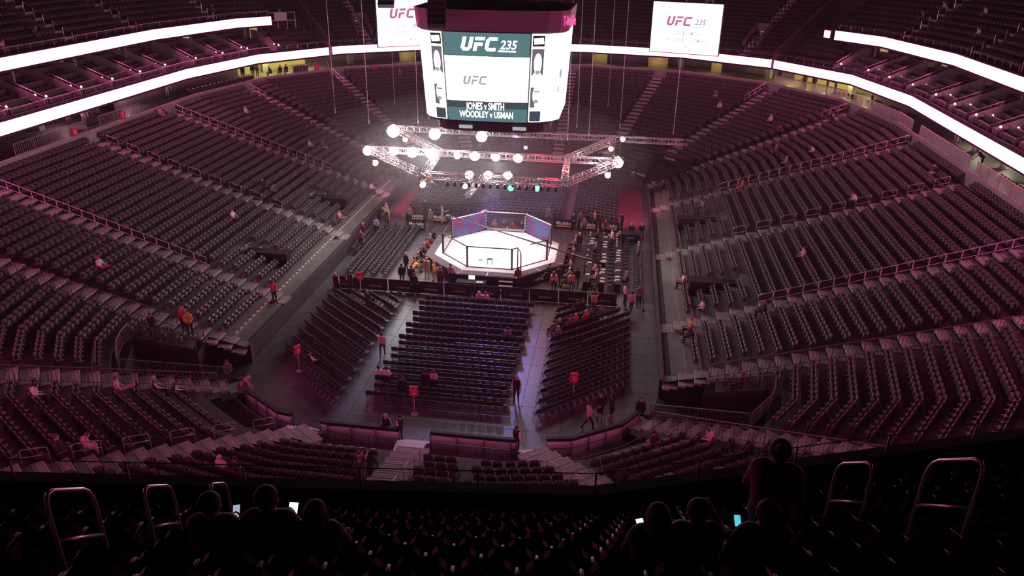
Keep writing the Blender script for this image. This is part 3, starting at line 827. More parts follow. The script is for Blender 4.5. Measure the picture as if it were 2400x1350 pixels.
for sx, nm in ((1, 'right'), (-1, 'left')):
    def rl(a0, d0, a1, d1, n):
        out = []
        for k in range(n+1):
            d = d0+(d1-d0)*k/n; p = corner_pt(sx, -1, a0+(a1-a0)*k/n, d); out.append((p[0], p[1], zbowl(d)+0.05))
        return out
    bar_fence('bar_railing', 'barred railing sloping beside the %s tunnel mouth, upper side' % nm, rl(15.3, 2.8, 15.3, 6.4, 3), 0.95, 'rail_dark')
    bar_fence('bar_railing', 'barred railing across the head of the %s tunnel mouth' % nm, rl(16, 6.45, 33, 6.45, 4), 0.95, 'rail_dark')
    bar_fence('bar_railing', 'barred railing sloping beside the %s tunnel mouth, lower side' % nm, rl(33.6, 0.8, 33.6, 6.4, 4), 0.95, 'rail_dark')
    bar_fence('bar_railing', 'barred stair railing climbing the %s corner stand, upper run' % nm, rl(38.6, 1.5, 38.6, 20.5, 12), 0.95, 'rail_dark', step=0.2)
    bar_fence('bar_railing', 'barred stair railing climbing beside the %s tunnel corner' % nm, rl(5.6, 2.9, 5.6, 20.5, 11), 0.95, 'rail_dark', step=0.2)
    # stair rails among the retractable rows
    for y, lab in ((-7.0, 'near'), (7.0, 'far')):
        P = [(sx*(HX+d), y, zbowl(d)+0.05) for d in (2.2, 3.4, 4.6, 5.8)]
        bar_fence('bar_railing', 'dark barred platform railing among the %s %s retractable rows' % (lab, nm), P, 1.0, 'rail_dark', step=0.16)
        P = [(sx*(HX+d), y+1.3, zbowl(d)+0.05) for d in (2.2, 3.4, 4.6, 5.8)]
        g = G(); t = thing('drape_panel', 'black draped block beside the %s %s platform railing' % (lab, nm), 'drape', (sx*(HX+4.0), y-0.5, zbowl(2.2)+0.05)); g.box((0, 0, 0.45), (3.4, 0.8, 1.2)); g.box((0, 0, 1.07), (3.5, 0.9, 0.05)); g.obj('block', 'drape', t)
# short looped handrails on the wide near stairs
for nm, px, py, dx, dy, ds in (('left', -5.3, -27.9, -.62, -.78, (2, 4, 6, 8, 10, 12)), ('centre', 0.25, -HY, 0, -1, (3, 5, 7)), ('right', 5.9, -27.6, .62, -.78, (3, 5, 7, 9))):
    for k, i in enumerate(ds):
        p = aisle_pts(px, py, dx, dy, [drow(i)+0.2, drow(i+1)+0.3], -0.95 if nm == 'left' else (0.75 if nm == 'centre' else -0.8))
        loop_rail('aisle_handrail', 'small dark looped handrail on the %s near stairs, %s up' % (nm, WORD[k+1]), p[0], p[1], 0.85, 0.022, 'looped handrails of the near stairs', 'rail_grey')
# parapet railing in the foreground
Pp = ring_line([(('F', 0), ('F', 1), PAR_D+0.05, PAR_Z), (('F', 1), ('F', 2), PAR_D+0.05, PAR_Z), (('F', 2), ('F', 3), PAR_D+0.05, PAR_Z)], 2.4)
t = thing('parapet_rail', 'thin dark steel rail standing on the foreground parapet', 'railing', Pp[0]); o = np.array(Pp[0]); up = np.array([0, 0, 0.42])
for h in (0.42,):
    g = G(); g.tube([np.array(p)-o+np.array([0, 0, h]) for p in Pp], 0.011, 6); g.obj('top_rail', 'rail_grey', t)
for p in Pp:
    g = G(); q = np.array(p)-o; g.box(q+np.array([0, 0, 0.10]), (0.035, 0.035, 0.66)); g.obj('post', 'rail_grey', t)
# foreground loop rails on the two upper aisles
def fore_pt(px, py, dx, dy, d):
    lo, hi = -2.0, 60.0
    for _ in range(30):
        mid = (lo+hi)/2
        if off_fore(px+dx*mid, py+dy*mid) < d: lo = mid
        else: hi = mid
    z = 13.4
    for fd, fz in FD:
        if fd <= d+1e-6: z = fz
    return (px+dx*lo, py+dy*lo, z)
def fore_loop(lab, ai, da, db, h=None):
    h = 1.14 if ai is FORE_AIS[0] else 1.26
    px, py, dx, dy, _ = ai; a = fore_pt(px, py, dx, dy, da); b = fore_pt(px, py, dx, dy, db)
    zs = 19.3+0.775*(da-28.0); ze = 19.3+0.775*(db-28.0)
    t = thing('aisle_handrail', lab, 'handrail', (a[0], a[1], zs), 0, 'looped steel handrails of the near upper deck'); A = np.zeros(3); B = np.array([b[0]-a[0], b[1]-a[1], ze-zs]); up = np.array([0, 0, h]); d = B
    pts = [A-up*.1, A+up*0.80, A+up*0.90+d*0.03, A+up*0.97+d*0.09, A+up+d*0.2, B+up-d*0.2, B+up*0.97-d*0.09, B+up*0.90-d*0.03, B+up*0.80, B-up*.1]
    g = G(); g.tube(pts, 0.024, 8); g.obj('hoop', 'steel', t, True)
    g = G(); g.tube([A+up*0.45, B+up*0.45], 0.02, 8); g.obj('cross_bar', 'steel', t, True)
LAI, RAI = FORE_AIS
fore_loop('large steel handrail loop at the lower left corner of the upper deck', LAI, 27.55, 26.85)
fore_loop('steel handrail loop second from the left on the upper deck', LAI, 25.95, 25.3)
fore_loop('small steel handrail loop beside the phone on the left', LAI, 24.3, 23.75)
fore_loop('large steel handrail loop farthest right on the upper deck', RAI, 26.95, 26.2)
fore_loop('steel handrail loop second from the right on the upper deck', RAI, 25.35, 24.65)
fore_loop('steel handrail loop partly behind the standing person on the right', RAI, 23.75, 23.1)

# ================================================================== NEAR BOARDS
def board_run(label, keys, hgt=1.15):
    t = thing('rink_board', label, 'barrier', (0, 0, 0))
    g = G(); strip(g, keys, [(-0.02, 0.0), (-0.02, hgt)]); g.obj('outer_face', 'drape', t)
    g = G(); strip(g, keys, [(0.10, 0.2), (0.10, hgt)]); g.obj('inner_panel', 'board_inner', t)
    g = G(); strip(g, keys, [(-0.06, hgt), (-0.06, hgt+0.16), (0.16, hgt+0.16), (0.16, hgt-0.04)]); g.obj('cap_rail', 'black', t)
    pts = ring_line([(a, b, 0.14, 0.2) for a, b in zip(keys[:-1], keys[1:])], 1.25)
    for p in pts:
        g = G(); g.box((p[0], p[1], 0.2+hgt*0.42), (0.07, 0.07, hgt*0.85)); g.obj('upright', 'rail_grey', t)
    g = G(); strip(g, keys, [(0.13, 0.62), (0.13, 0.68)]); g.obj('brace', 'rail_grey', t)
    return t
board_run('pink-lit rink board run left of the central floor stairs', [('C', -1, -1, 86.5), ('C', -1, -1, 90), ('E', -1, -1.0)])
board_run('pink-lit rink board run right of the central floor stairs', [('E', -1, 0.65), ('C', 1, -1, 90), ('C', 1, -1, 88)])
board_run('curved rink board run at the near right corner', [('C', 1, -1, 77), ('C', 1, -1, 67.5), ('C', 1, -1, 45), ('C', 1, -1, 34)])
board_run('curved rink board run at the near left corner', [('C', -1, -1, 74), ('C', -1, -1, 67.5), ('C', -1, -1, 45), ('C', -1, -1, 34)])
# white floor stairs in the gaps
for nm, x, y, rz in (('left', -6.45, -28.1, R(-16)), ('centre', -0.15, -28.3, 0), ('right', 6.45, -28.1, R(16))):
    t = thing('floor_stairs', 'white steps down to the floor in the %s gap of the near boards' % nm, 'stairs', (x, y, 0), rz)
    g = G(); g.box((0, -.05, 1.12), (1.5, .9, .06)); g.obj('landing', 'white', t); g = G(); g.box((0, -.05, .55), (1.4, .8, 1.06)); g.obj('plinth', 'rail_grey', t)
    for k in range(5):
        g = G(); g.box((0, .53+.29*k, .93-.19*k), (1.5, .30, .05)); g.box((0, .40+.29*k, .83-.19*k), (1.46, .03, .2)); g.obj('step', 'white', t)
    for s in (-1, 1):
        g = G(); g.prism([(.4, 0), (1.9, 0), (.5, 1.05), (.4, 1.05)], (s*0.77-0.02, 0, 0), (0, 1, 0), (0, 0, 1), (0.04, 0, 0)); g.obj('stringer', 'rail_grey', t)
# ================================================================== CAGE
M['corner_red'] = mat('corner_pad_red', (0.22, 0.06, 0.07), 0.6)
CAGE_R = 4.34; Z1 = 1.1
def octo(ap, rot=0.0):
    r = ap/math.cos(R(22.5)); return [(r*math.cos(R(22.5+45*k)), r*math.sin(R(22.5+45*k))) for k in range(8)]
plat = thing('cage_platform', 'raised eight-sided fight platform with white mat in the floor centre', 'platform', (0, 0, 0))
g = G(); g.prism(octo(5.68), (0, 0, 0), (1, 0, 0), (0, 1, 0), (0, 0, Z1-0.06)); g.obj('skirt', 'navy', plat)
o4, o5, o6 = octo(CAGE_R+0.02), octo(5.02), octo(5.74)
g = G(); g.prism(octo(CAGE_R+0.1), (0, 0, Z1-0.02), (1, 0, 0), (0, 1, 0), (0, 0, 0.03)); g.obj('canvas', 'canvas', plat)
for k in range(8):
    a, b = o4[k], o4[(k+1) % 8]; c, d = o5[(k+1) % 8], o5[k]
    g = G(); g.prism([a, b, c, d], (0, 0, Z1-0.03), (1, 0, 0), (0, 1, 0), (0, 0, 0.035)); g.obj('apron', 'apron', plat)
    a, b = np.array(o5[k]), np.array(o5[(k+1) % 8]); c, d = np.array(o6[(k+1) % 8]), np.array(o6[k])
    for h in (0, 1):                       # two deck panels per side with pale joints between them
        e0, e1 = 0.012+h*0.5, 0.488+h*0.5
        q = [a+(b-a)*e0, a+(b-a)*e1, d+(c-d)*e1, d+(c-d)*e0]
        g = G(); g.prism([tuple(x) for x in q], (0, 0, Z1-0.06), (1, 0, 0), (0, 1, 0), (0, 0, 0.05)); g.obj('deck_panel', 'platform', plat)
    g = G(); g.prism([tuple(a), tuple(b), tuple(c), tuple(d)], (0, 0, Z1-0.1), (1, 0, 0), (0, 1, 0), (0, 0, 0.06)); g.obj('deck_edge', 'apron', plat)
# flat print on the mat
def decal(name, m, cx, cy, w, h, rz=0.0, z=Z1+0.014):
    g = G(); g.box((cx, cy, z), (w, h, 0.004), rz); return g.obj(name, m, plat)
decal('mat_print', 'print_teal', -0.35, -2.75, 1.7, 0.55); decal('mat_print', 'canvas', -0.15, -2.8, 1.35, 0.36, 0, Z1+0.016)
decal('mat_print', 'print_grey', 2.75, 1.55, 1.5, 0.5, R(-45)); decal('mat_print', 'canvas', 2.72, 1.5, 1.2, 0.3, R(-45), Z1+0.016)
decal('mat_print', 'print_grey', -1.6, 2.35, 0.5, 0.12)
for k in range(8): decal('mat_print', 'print_grey', -0.75+0.24*k, 2.75, 0.12, 0.16)
# fence
fence = thing('cage_fence', 'black chain-link octagon fence with padded posts round the white mat', 'fence', (0, 0, Z1))
m8 = octo(CAGE_R)
FH = 1.76
colorp = mat('fence_banner_print', (0.3, 0.25, 0.6), 0.5)  # coloured LED light on the far mesh panels, put into their colour
nt = colorp.node_tree; b_ = nt.nodes['Principled BSDF']; tc = nt.nodes.new('ShaderNodeTexCoord'); wv = nt.nodes.new('ShaderNodeTexNoise'); wv.inputs['Scale'].default_value = 1.1
cr = nt.nodes.new('ShaderNodeValToRGB'); el = cr.color_ramp.elements
el[0].position = 0.32; el[0].color = (0.05, 0.035, 0.16, 1); el[1].position = 0.62; el[1].color = (0.04, 0.14, 0.34, 1)
for ps, c in ((0.42, (0.24, 0.05, 0.14, 1)), (0.5, (0.09, 0.07, 0.24, 1)), (0.72, (0.26, 0.06, 0.10, 1))):
    e_ = el.new(ps); e_.color = c
nt.links.new(tc.outputs['Object'], wv.inputs['Vector']); nt.links.new(wv.outputs['Fac'], cr.inputs['Fac']); nt.links.new(cr.outputs['Color'], b_.inputs['Base Color'])
b_.inputs['Alpha'].default_value = 0.8
M['fence_color'] = colorp
# sides: k=0 right-far-right edge ... edge k runs from vertex k to k+1 ; vertex 0 at 22.5 deg
for k in range(8):
    a = np.array((*m8[k], 0)); b = np.array((*m8[(k+1) % 8], 0))
    mid = math.degrees(math.atan2((a+b)[1], (a+b)[0])) % 360
    up = np.array([0, 0, FH])
    if abs(mid-315) > 5:
        g = G(); g.tube([a+up, b+up], 0.05, 8); g.obj('top_rail', 'white' if 40 < mid < 140 else 'plastic', fence, True)
        d = (b-a)/np.linalg.norm(b-a)
        g = G(); g.bar(a+up*0.52, b+up*0.52, 0.012, FH*0.94); g.obj('mesh_panel', 'fence_color' if abs(mid-45) < 5 or abs(mid-135) < 5 else 'chainlink', fence)
    g = G(); g.tube([a+(0, 0, .03), b+(0, 0, .03)], 0.045, 6); g.obj('base_rail', 'plastic', fence, True)
for k in range(8):
    a = np.array((*m8[k], 0)); g = G(); rr = 0.085
    g.lathe([(rr, 0), (rr, 1.72), (rr*0.8, 1.80), (0.02, 1.82)], 10, tuple(a)); p = g.obj('post_pad', 'plastic', fence, True)
    out = a/np.linalg.norm(a); 
    for j in range(5):
        q = G(); s_ = np.array([-out[1], out[0], 0]); 
        for sg in (1, -1): q.obox(a+out*sg*0.083+np.array([0, 0, 0.35+j*0.28]), s_*0.045, out*0.006, (0, 0, 0.09))
        q.obj('pad_mark', 'grey_print' if k % 2 else 'print_teal', p)
# open gate on the near right side
va, vb = np.array((*m8[6], 0)), np.array((*m8[7], 0))
va, vb = (va, vb) if va[1] < vb[1] else (vb, va)
g = G(); hinge = va+(vb-va)*0.16
g.tube([va+(0, 0, FH), hinge+(0, 0, FH)], 0.05, 8); g.tube([va+(vb-va)*0.52+(0, 0, FH), vb+(0, 0, FH)], 0.05, 8); g.obj('top_rail', 'plastic', fence, True)
g = G(); g.bar(va+(vb-va)*0.52+(0, 0, FH*.52), vb+(0, 0, FH*.52), 0.012, FH*.94); g.obj('mesh_panel', 'chainlink', fence)
gate = thing('cage_gate', 'open gate frame with rounded corner swung out of the cage', 'gate', tuple(hinge+(0, 0, Z1)))
sw = np.array([math.cos(R(-70)), math.sin(R(-70)), 0])*1.15
g = G(); g.tube([(0, 0, 0.06), (0, 0, FH), tuple(sw*0.75+np.array([0, 0, FH])), tuple(sw*0.93+np.array([0, 0, FH*0.94])), tuple(sw+np.array([0, 0, FH*0.8])), tuple(sw+np.array([0, 0, 0.06])), (0, 0, 0.06)], 0.05, 8); g.obj('frame', 'plastic', gate, True)
g = G(); g.bar(sw*0.03+np.array([0, 0, FH*.5]), sw*0.97+np.array([0, 0, FH*.5]), 0.012, FH*0.8); g.obj('mesh_panel', 'chainlink', gate)
t = thing('corner_banner', 'reddish padded corner panel at the far left fence post', 'banner', (-1.95, 4.35, Z1)); g = G(); g.box((0, 0, .92), (.62, .06, 1.75), R(50)); g.obj('pad', 'corner_red', t); g = G(); g.box((0, 0, 1.83), (.66, .09, .07), R(50)); g.obj('cap', 'white', t)
# small stool in the near part of the mat
t = thing('corner_stool', 'small wire stool standing on the mat by the near fence', 'stool', (-0.1, -3.6, Z1+0.02))
g = G(); g.box((0, 0, 0.5), (0.4, 0.3, 0.04)); g.obj('seat', 'plastic', t)
for sx in (-1, 1):
    g = G(); g.tube([(sx*.18, -.12, 0), (sx*.18, -.12, .5)], .015, 5); g.tube([(sx*.18, .12, 0), (sx*.18, .12, .5)], .015, 5); g.obj('leg_frame', 'plastic', t)
# splash of white print on the skirt right side
g = G()
for (u, z, w) in ((0, .45, .5), (.35, .6, .3), (-.3, .35, .35), (.55, .75, .16), (.2, .28, .4)):
    a, b = np.array((*o6[6], 0)), np.array((*o6[7], 0)); d = (b-a)/np.linalg.norm(b-a); n = np.array([d[1], -d[0], 0])
    c = (a+b)/2*0.992+d*u; g.obox(c+np.array([0, 0, z]), d*w/2, n*0.02, (0, 0, 0.05))
g.obj('skirt_print', 'white_print', plat)

# ================================================================== SCOREBOARD
SC = [(-5.4, 3.2), (-5.4, -3.2), (-4.95, -4.1), (-4.25, -4.72), (-3.3, -4.95), (-1.2, -5.12), (1.0, -5.12), (3.05, -4.95), (4.05, -4.72), (4.85, -4.1), (5.35, -3.2), (5.35, 3.2), (3.1, 5.0), (-3.2, 5.0)]
SZ0, SZ1 = 12.85, 19.15
def sp(i, z, grow=0.0):
    s = 0.93+0.07*(z-SZ0)/(SZ1-SZ0)+grow; return (SC[i % len(SC)][0]*s, SC[i % len(SC)][1]*s, z)
def spl(i, f, z, grow=0.0):
    a, b = np.array(sp(i, z, grow)), np.array(sp(i+1, z, grow)); return a+(b-a)*f
jb = thing('centre_scoreboard', 'large hanging scoreboard with bright white screens above the cage', 'scoreboard', (0, 0, SZ0))
def jobj(g, name, m, par=None):
    g.v = [(x, y, z-SZ0) for x, y, z in g.v]; return g.obj(name, m, par or jb)
M['scr_white'] = emat('screen_white', (1.0, 0.98, 1.0), SCREEN_POWER)
M['scr_band'] = emat('screen_teal', (0.10, 0.20, 0.22), 1.0)
M['scr_band2'] = emat('screen_slate', (0.055, 0.075, 0.095), 1.0)
M['scr_grey'] = emat('screen_grey', (0.42, 0.42, 0.43), 1.0)
M['scr_dark'] = emat('screen_dark', (0.03, 0.028, 0.032), 1.0)
M['scr_mid'] = emat('screen_midgrey', (0.16, 0.15, 0.16), 1.0)
M['ring'] = mat('scoreboard_ring', (0.16, 0.09, 0.13), 0.5, emit=(0.35, 0.06, 0.16), estr=0.07)
M['pink_text'] = emat('pink_letters', (1.0, 0.08, 0.30), 1.6)
core = G()
n = len(SC)
for i in range(n):
    core.quad(sp(i, SZ0-.05, -.015), sp(i+1, SZ0-.05, -.015), sp(i+1, SZ1+.05, -.015), sp(i, SZ1+.05, -.015))
core.prism([(p[0]*.9, p[1]*.9) for p in SC], (0, 0, SZ0-.1), (1, 0, 0), (0, 1, 0), (0, 0, .1))
jobj(core, 'body', 'black')
def panel(name, m, i0, i1, z0, z1, f0=0.0, f1=1.0, grow=0.0):
    g = G()
    for i in range(i0, i1+1):
        fa = f0 if i == i0 else 0.0; fb = f1 if i == i1 else 1.0
        g.quad(spl(i, fa, z0, grow), spl(i, fb, z0, grow), spl(i, fb, z1, grow), spl(i, fa, z1, grow))
    return jobj(g, name, m)
# main front screen: segments 4,5,6
panel('screen_top_band', 'scr_band', 4, 6, 17.55, 19.1, 0.035, 0.965)
panel('screen_main', 'scr_white', 4, 6, 14.35, 17.5, 0.035, 0.965)
panel('screen_low_band', 'scr_band2', 4, 6, 13.85, 14.3, 0.035, 0.965)
panel('screen_name_band', 'scr_band', 4, 6, 12.9, 13.85, 0.035, 0.965)
# corner portrait panels (2,3 left; 7,8 right) and side screens
def ell(cx, cz, rx, rz, n=14): return [(cx+rx*math.cos(2*math.pi*k/n), cz+rz*math.sin(2*math.pi*k/n)) for k in range(n)]
def flat(name, m, i, poly, grow):
    """flat shape on facet i: poly in (0..1 across, metres z)"""
    g = G(); b = len(g.v)
    for (f, z) in poly: g.v.append(tuple(spl(i, f, z, grow)))
    g.f.append(tuple(range(len(poly)))); g.m.append(0); return jobj(g, name, m)
for i in (3, 7):
    panel('portrait_border', 'scr_white', i, i, 12.95, 19.1, 0.03, 0.97)
    flat('portrait_header', 'scr_dark', i, [(.08, 18.25), (.92, 18.25), (.92, 19.0), (.08, 19.0)], 0.004)
    flat('portrait_title', 'scr_white', i, [(.2, 18.4), (.85, 18.45), (.8, 18.85), (.15, 18.8)], 0.008)
    flat('portrait_ground', 'scr_mid', i, [(.08, 15.9), (.92, 15.9), (.92, 18.1), (.08, 18.1)], 0.004)
    flat('portrait_head', 'scr_white', i, ell(.5, 17.1, .27, .72), 0.008)
    flat('portrait_shoulders', 'scr_white', i, [(.08, 15.6), (.92, 15.6), (.92, 16.2), (.68, 16.5), (.32, 16.5), (.08, 16.2)], 0.008)
    flat('portrait_beard', 'scr_grey', i, ell(.5, 16.5, .17, .16), 0.012)
    flat('portrait_ground', 'scr_mid', i, [(.08, 14.0), (.45, 14.0), (.40, 15.45), (.08, 15.45)], 0.006)
    flat('portrait_head', 'scr_white', i, ell(.52, 14.9, .28, .62), 0.009)
    flat('portrait_brow', 'scr_dark', i, [(.3, 15.1), (.75, 15.1), (.75, 15.18), (.3, 15.18)], 0.012)
    flat('portrait_beard', 'scr_grey', i, ell(.5, 14.45, .18, .15), 0.012)
    flat('portrait_foot', 'scr_band2', i, [(.08, 13.0), (.92, 13.0), (.92, 13.75), (.08, 13.75)], 0.006)
panel('side_screen', 'scr_white', 8, 10, 12.95, 19.1); panel('side_screen', 'scr_white', 0, 2, 12.95, 19.1); panel('rear_screen', 'scr_white', 12, 12, 12.95, 19.1)
flat('side_mark', 'scr_grey', 9, ell(.6, 16.3, .15, .35), 0.006); flat('side_mark', 'scr_grey', 9, ell(.45, 15.2, .1, .3), 0.006)
# lettering on the front
FY = -5.30
def onfront(z): s = 0.93+0.07*(z-SZ0)/(SZ1-SZ0); return -5.12*s-0.03
put_logo('screen_logo', 'scr_white', jb, (-0.62, onfront(18.3), 18.35-SZ0), (1, 0, 0), (0, 0, 1), 0.92)
put_text('screen_number', '235', 'scr_white', jb, frame((1.42, onfront(18.2), 18.30-SZ0), (1, 0, 0), (0, 0, 1)), size=1, shear=0.25, bold=0.012).scale = (.78, .82, 1)
g = G(); g.box((1.35, onfront(18.0), 17.90-SZ0), (1.25, .02, .09)); g.obj('screen_underline', 'scr_white', jb)
put_logo('screen_logo', 'scr_grey', jb, (-0.95, onfront(16.0), 15.85-SZ0), (1, 0, 0), (0, 0, 1), 0.62)
put_text('screen_names', 'JONES v SMITH', 'scr_white', jb, frame((-0.22, onfront(13.9), 13.98-SZ0), (1, 0, 0), (0, 0, 1)), size=1, bold=0.012).scale = (.42, .72, 1)
put_text('screen_names', 'WOODLEY v USMAN', 'scr_white', jb, frame((-0.15, onfront(13.4), 13.38-SZ0), (1, 0, 0), (0, 0, 1)), size=1, bold=0.012).scale = (.42, .64, 1)
# ring above with pink letters, roof drum, under-structure
g = G()
for i in range(n): g.quad(sp(i, 19.3, .02), sp(i+1, 19.3, .02), (sp(i+1, 20.6, .03)), sp(i, 20.6, .03))
g.prism([(p[0]*1.02, p[1]*1.02) for p in SC], (0, 0, 19.2), (1, 0, 0), (0, 1, 0), (0, 0, .1)); jobj(g, 'top_ring', 'ring')
g = G(); g.prism([(p[0]*1.0, p[1]*1.0) for p in SC], (0, 0, 20.5), (1, 0, 0), (0, 1, 0), (0, 0, .08)); g.prism([(p[0]*.6, p[1]*.6) for p in SC], (0, 0, 20.5), (1, 0, 0), (0, 1, 0), (0, 0, 1.2)); jobj(g, 'roof', 'darkwall')
a, b = np.array(sp(9, 19.9, .055)), np.array(sp(10, 19.9, .055)); ex = (b-a)/np.linalg.norm(b-a)
put_text('ring_letters', 'T-Mobile', 'pink_text', jb, frame(tuple((a+b)/2+ex*0.25-np.array([0, 0, SZ0])), ex, (0, 0, 1)), size=1, bold=0.01).scale = (.42, .95, 1)
g = G(); g.prism([(p[0]*.8, p[1]*.8) for p in SC], (0, 0, 12.0), (1, 0, 0), (0, 1, 0), (0, 0, .85)); jobj(g, 'under_box', 'darkwall')
for x in (-1.8, 2.2):
    g = G(); g.box((x, -4.25, 12.35), (1.0, .05, .25)); jobj(g, 'service_light', 'scr_grey')
# hanging cables
def cable(label, x, y, z0, z1=32.0, r=0.018):
    t = thing('rigging_cable', label, 'cable', (x, y, z0), 0, 'steel rigging cables hanging from the roof'); g = G(); g.tube([(0, 0, 0), (0, 0, z1-z0)], r, 5); g.obj('wire', 'cable', t)
    q = G(); q.tube([(0, 0, 0), (0, 0, .35)], r*2.4, 6); q.obj('shackle', 'cable', t)
for (px, py, lab) in ((786, 265, 'leftmost thin rigging cable left of the scoreboard'), (865, 290, 'rigging cable ending beside the left truss lamps'), (925, 245, 'rigging cable below the left hanging screen'), (980, 290, 'rigging cable just left of the lower scoreboard'), (1005, 280, 'rigging cable brushing the scoreboard left edge'),
                     (1352, 300, 'rigging cable just right of the scoreboard'), (1380, 320, 'second rigging cable right of the scoreboard'), (1330, 330, 'rigging cable over the right truss corner'), (1453, 300, 'rigging cable above the right truss arm end'), (1578, 315, 'rightmost rigging cable below the right hanging screen'), (1425, 250, 'rigging cable between scoreboard and right arm')):
    P = unz(px, py, 8.9); cable(lab, P[0], P[1], 8.9)

# ================================================================== HANGING SCREENS
def hang_screen(label, bl, br, zb, h, mirror):
    A = unz(*bl, zb); B = unz(*br, zb); ex = B-A; W = np.linalg.norm(ex); ex /= W; nrm = np.cross(ex, [0, 0, 1.0])
    t = thing('hanging_screen', label, 'screen', tuple((A+B)/2))
    c = np.array([0, 0, h/2])
    g = G(); g.obox(c-nrm*0.12, ex*(W/2+.08), nrm*0.1, (0, 0, h/2+.08)); g.obj('frame', 'black', t)
    g = G(); q = nrm*0.01; g.quad(c-ex*W/2-(0, 0, h/2)+q, c+ex*W/2-(0, 0, h/2)+q, c+ex*W/2+(0, 0, h/2)+q, c-ex*W/2+(0, 0, h/2)+q); face = g.obj('lit_face', 'scr_pink', t)
    o = nrm*0.06
    put_logo('screen_logo', 'scr_rose', face, tuple(c+o-ex*W*.10+np.array([0, 0, h*.14])), ex, (0, 0, 1), h*.19)
    put_text('screen_number', '235', 'scr_grey2', face, frame(tuple(c+o+ex*W*.20+np.array([0, 0, h*.13])), ex, (0, 0, 1)), size=1, shear=0.25, bold=0.012).scale = (h*.15, h*.15, 1)
    g = G(); g.obox(c+o+ex*W*.19+np.array([0, 0, h*.04]), ex*W*.08, nrm*.005, (0, 0, h*.006)); g.obj('screen_underline', 'scr_grey2', face)
    put_text('screen_names', 'JONES v SMITH', 'scr_pale', face, frame(tuple(c+o+ex*W*.02+np.array([0, 0, -h*.10])), ex, (0, 0, 1)), size=1, bold=0.012).scale = (W*.058, h*.11, 1)
    put_text('screen_names', 'WOODLEY v USMAN', 'scr_pale', face, frame(tuple(c+o+ex*W*.02+np.array([0, 0, -h*.24])), ex, (0, 0, 1)), size=1, bold=0.012).scale = (W*.062, h*.11, 1)
    put_text('screen_sponsor', 'Modelo', 'scr_pale', face, frame(tuple(c+o+ex*W*.08+np.array([0, 0, -h*.38])), ex, (0, 0, 1)), size=1, bold=0.012).scale = (W*.045, h*.07, 1)
    for s in (-.35, .35):
        g = G(); g.tube([tuple(c+ex*W*s+np.array([0, 0, h/2])), tuple(c+ex*W*s+np.array([0, 0, 12]))], .03, 5); g.obj('hanger', 'cable', t)
M['scr_pink'] = emat('screen_pinkwhite', (1.0, 0.93, 0.97), 2.4)
M['scr_rose'] = emat('screen_rose', (0.55, 0.17, 0.25), 1.0)
M['scr_grey2'] = emat('screen_dimgrey', (0.30, 0.27, 0.28), 1.0)
M['scr_pale'] = emat('screen_palegrey', (0.62, 0.55, 0.58), 1.0)
hang_screen('white hanging screen left of the scoreboard, partly hidden by it', (887, 110), (1030, 104), 14.6, 5.1, False)
hang_screen('white hanging screen to the right of the scoreboard', (1523, 119), (1682, 131), 14.6, 4.85, True)
# speaker arrays
def speakers(label, px, py, Y, n, tilt):
    P = uny(px, py, Y); t = thing('speaker_array', label, 'speaker', tuple(P), R(8))
    x, z, a = 0.0, 0.0, tilt; y = 0.0
    for k in range(n):
        g = G(); ca, sa = math.cos(R(a)), math.sin(R(a))
        g.obox((0, y, z), (0.6, 0, 0), (0, 0.38*ca, 0.38*sa), (0, -0.17*sa, 0.17*ca)); g.obj('cabinet', 'plastic', t)
        y += 0.36*sa*0.5; z += 0.37; a = max(0, a-tilt/n*1.5)
    for s in (-.5, .5):
        g = G(); g.tube([(s, y+.3, 0), (s, y+.3, z+10)], .03, 5); g.obj('hanger', 'truss', t)
speakers('curved black speaker array hanging over the scoreboard left corner', 1024, 52, -6.5, 9, 34)
speakers('dark speaker cluster at the top in front of the left screen', 905, 6, 0.0, 5, 40)

# ================================================================== LIGHTING TRUSS
TZ = 8.5
def truss(label, A, B, w=0.45, m='truss', z=TZ):
    A = np.array((A[0], A[1], z if len(A) < 3 else A[2]), float); B = np.array((B[0], B[1], z if len(B) < 3 else B[2]), float)
    t = thing('lighting_truss', label, 'truss', tuple(A)); D = B-A; L = np.linalg.norm(D); d = D/L
    s = np.cross(d, [0, 0, 1.0]); s /= np.linalg.norm(s); u = np.cross(s, d); cs = [(-1, -1), (1, -1), (1, 1), (-1, 1)]
    for a, b in cs:
        g = G(); o = s*a*w/2+u*b*w/2; g.tube([o, D+o], 0.035, 6); g.obj('chord', m, t, True)
    g = G(); n = max(2, int(L/0.62))
    for k in range(n):
        p0, p1 = D*k/n, D*(k+1)/n
        for q in range(4):
            a, b = cs[q], cs[(q+1) % 4]; oa = s*a[0]*w/2+u*a[1]*w/2; ob = s*b[0]*w/2+u*b[1]*w/2
            g.tube([p0+oa, p1+ob] if k % 2 else [p0+ob, p1+oa], 0.022, 4, cap=False); g.tube([p0+oa, p0+ob], 0.02, 4, cap=False)
    tag(g.obj('lacing', m, t), kind='stuff')
    return t
truss('front lighting truss bar nearest the viewer over the cage', (-5.05, -4.35), (5.6, -4.6))
truss('left lighting truss bar sloping back beside the brightest lamps', (-5.15, -4.2), (-5.5, 2.4))
truss('right lighting truss bar washed in red light', (5.7, -4.4), (5.4, 2.2))
truss('middle lighting truss bar across the cage centre', (-11.6, 2.5), (9.6, 2.3))
truss('rear lighting truss bar below the scoreboard', (-11.7, 10.6), (9.3, 10.4))
truss('lower left diagonal truss arm ending at a cluster of bright lamps', (-5.1, -4.4), (-11.6, 2.4))
truss('upper left diagonal truss arm running back from the frame', (-5.5, 2.8), (-11.6, 10.5))
truss('lower right diagonal truss arm ending at a bright lamp', (5.8, -4.5), (9.6, 2.3))
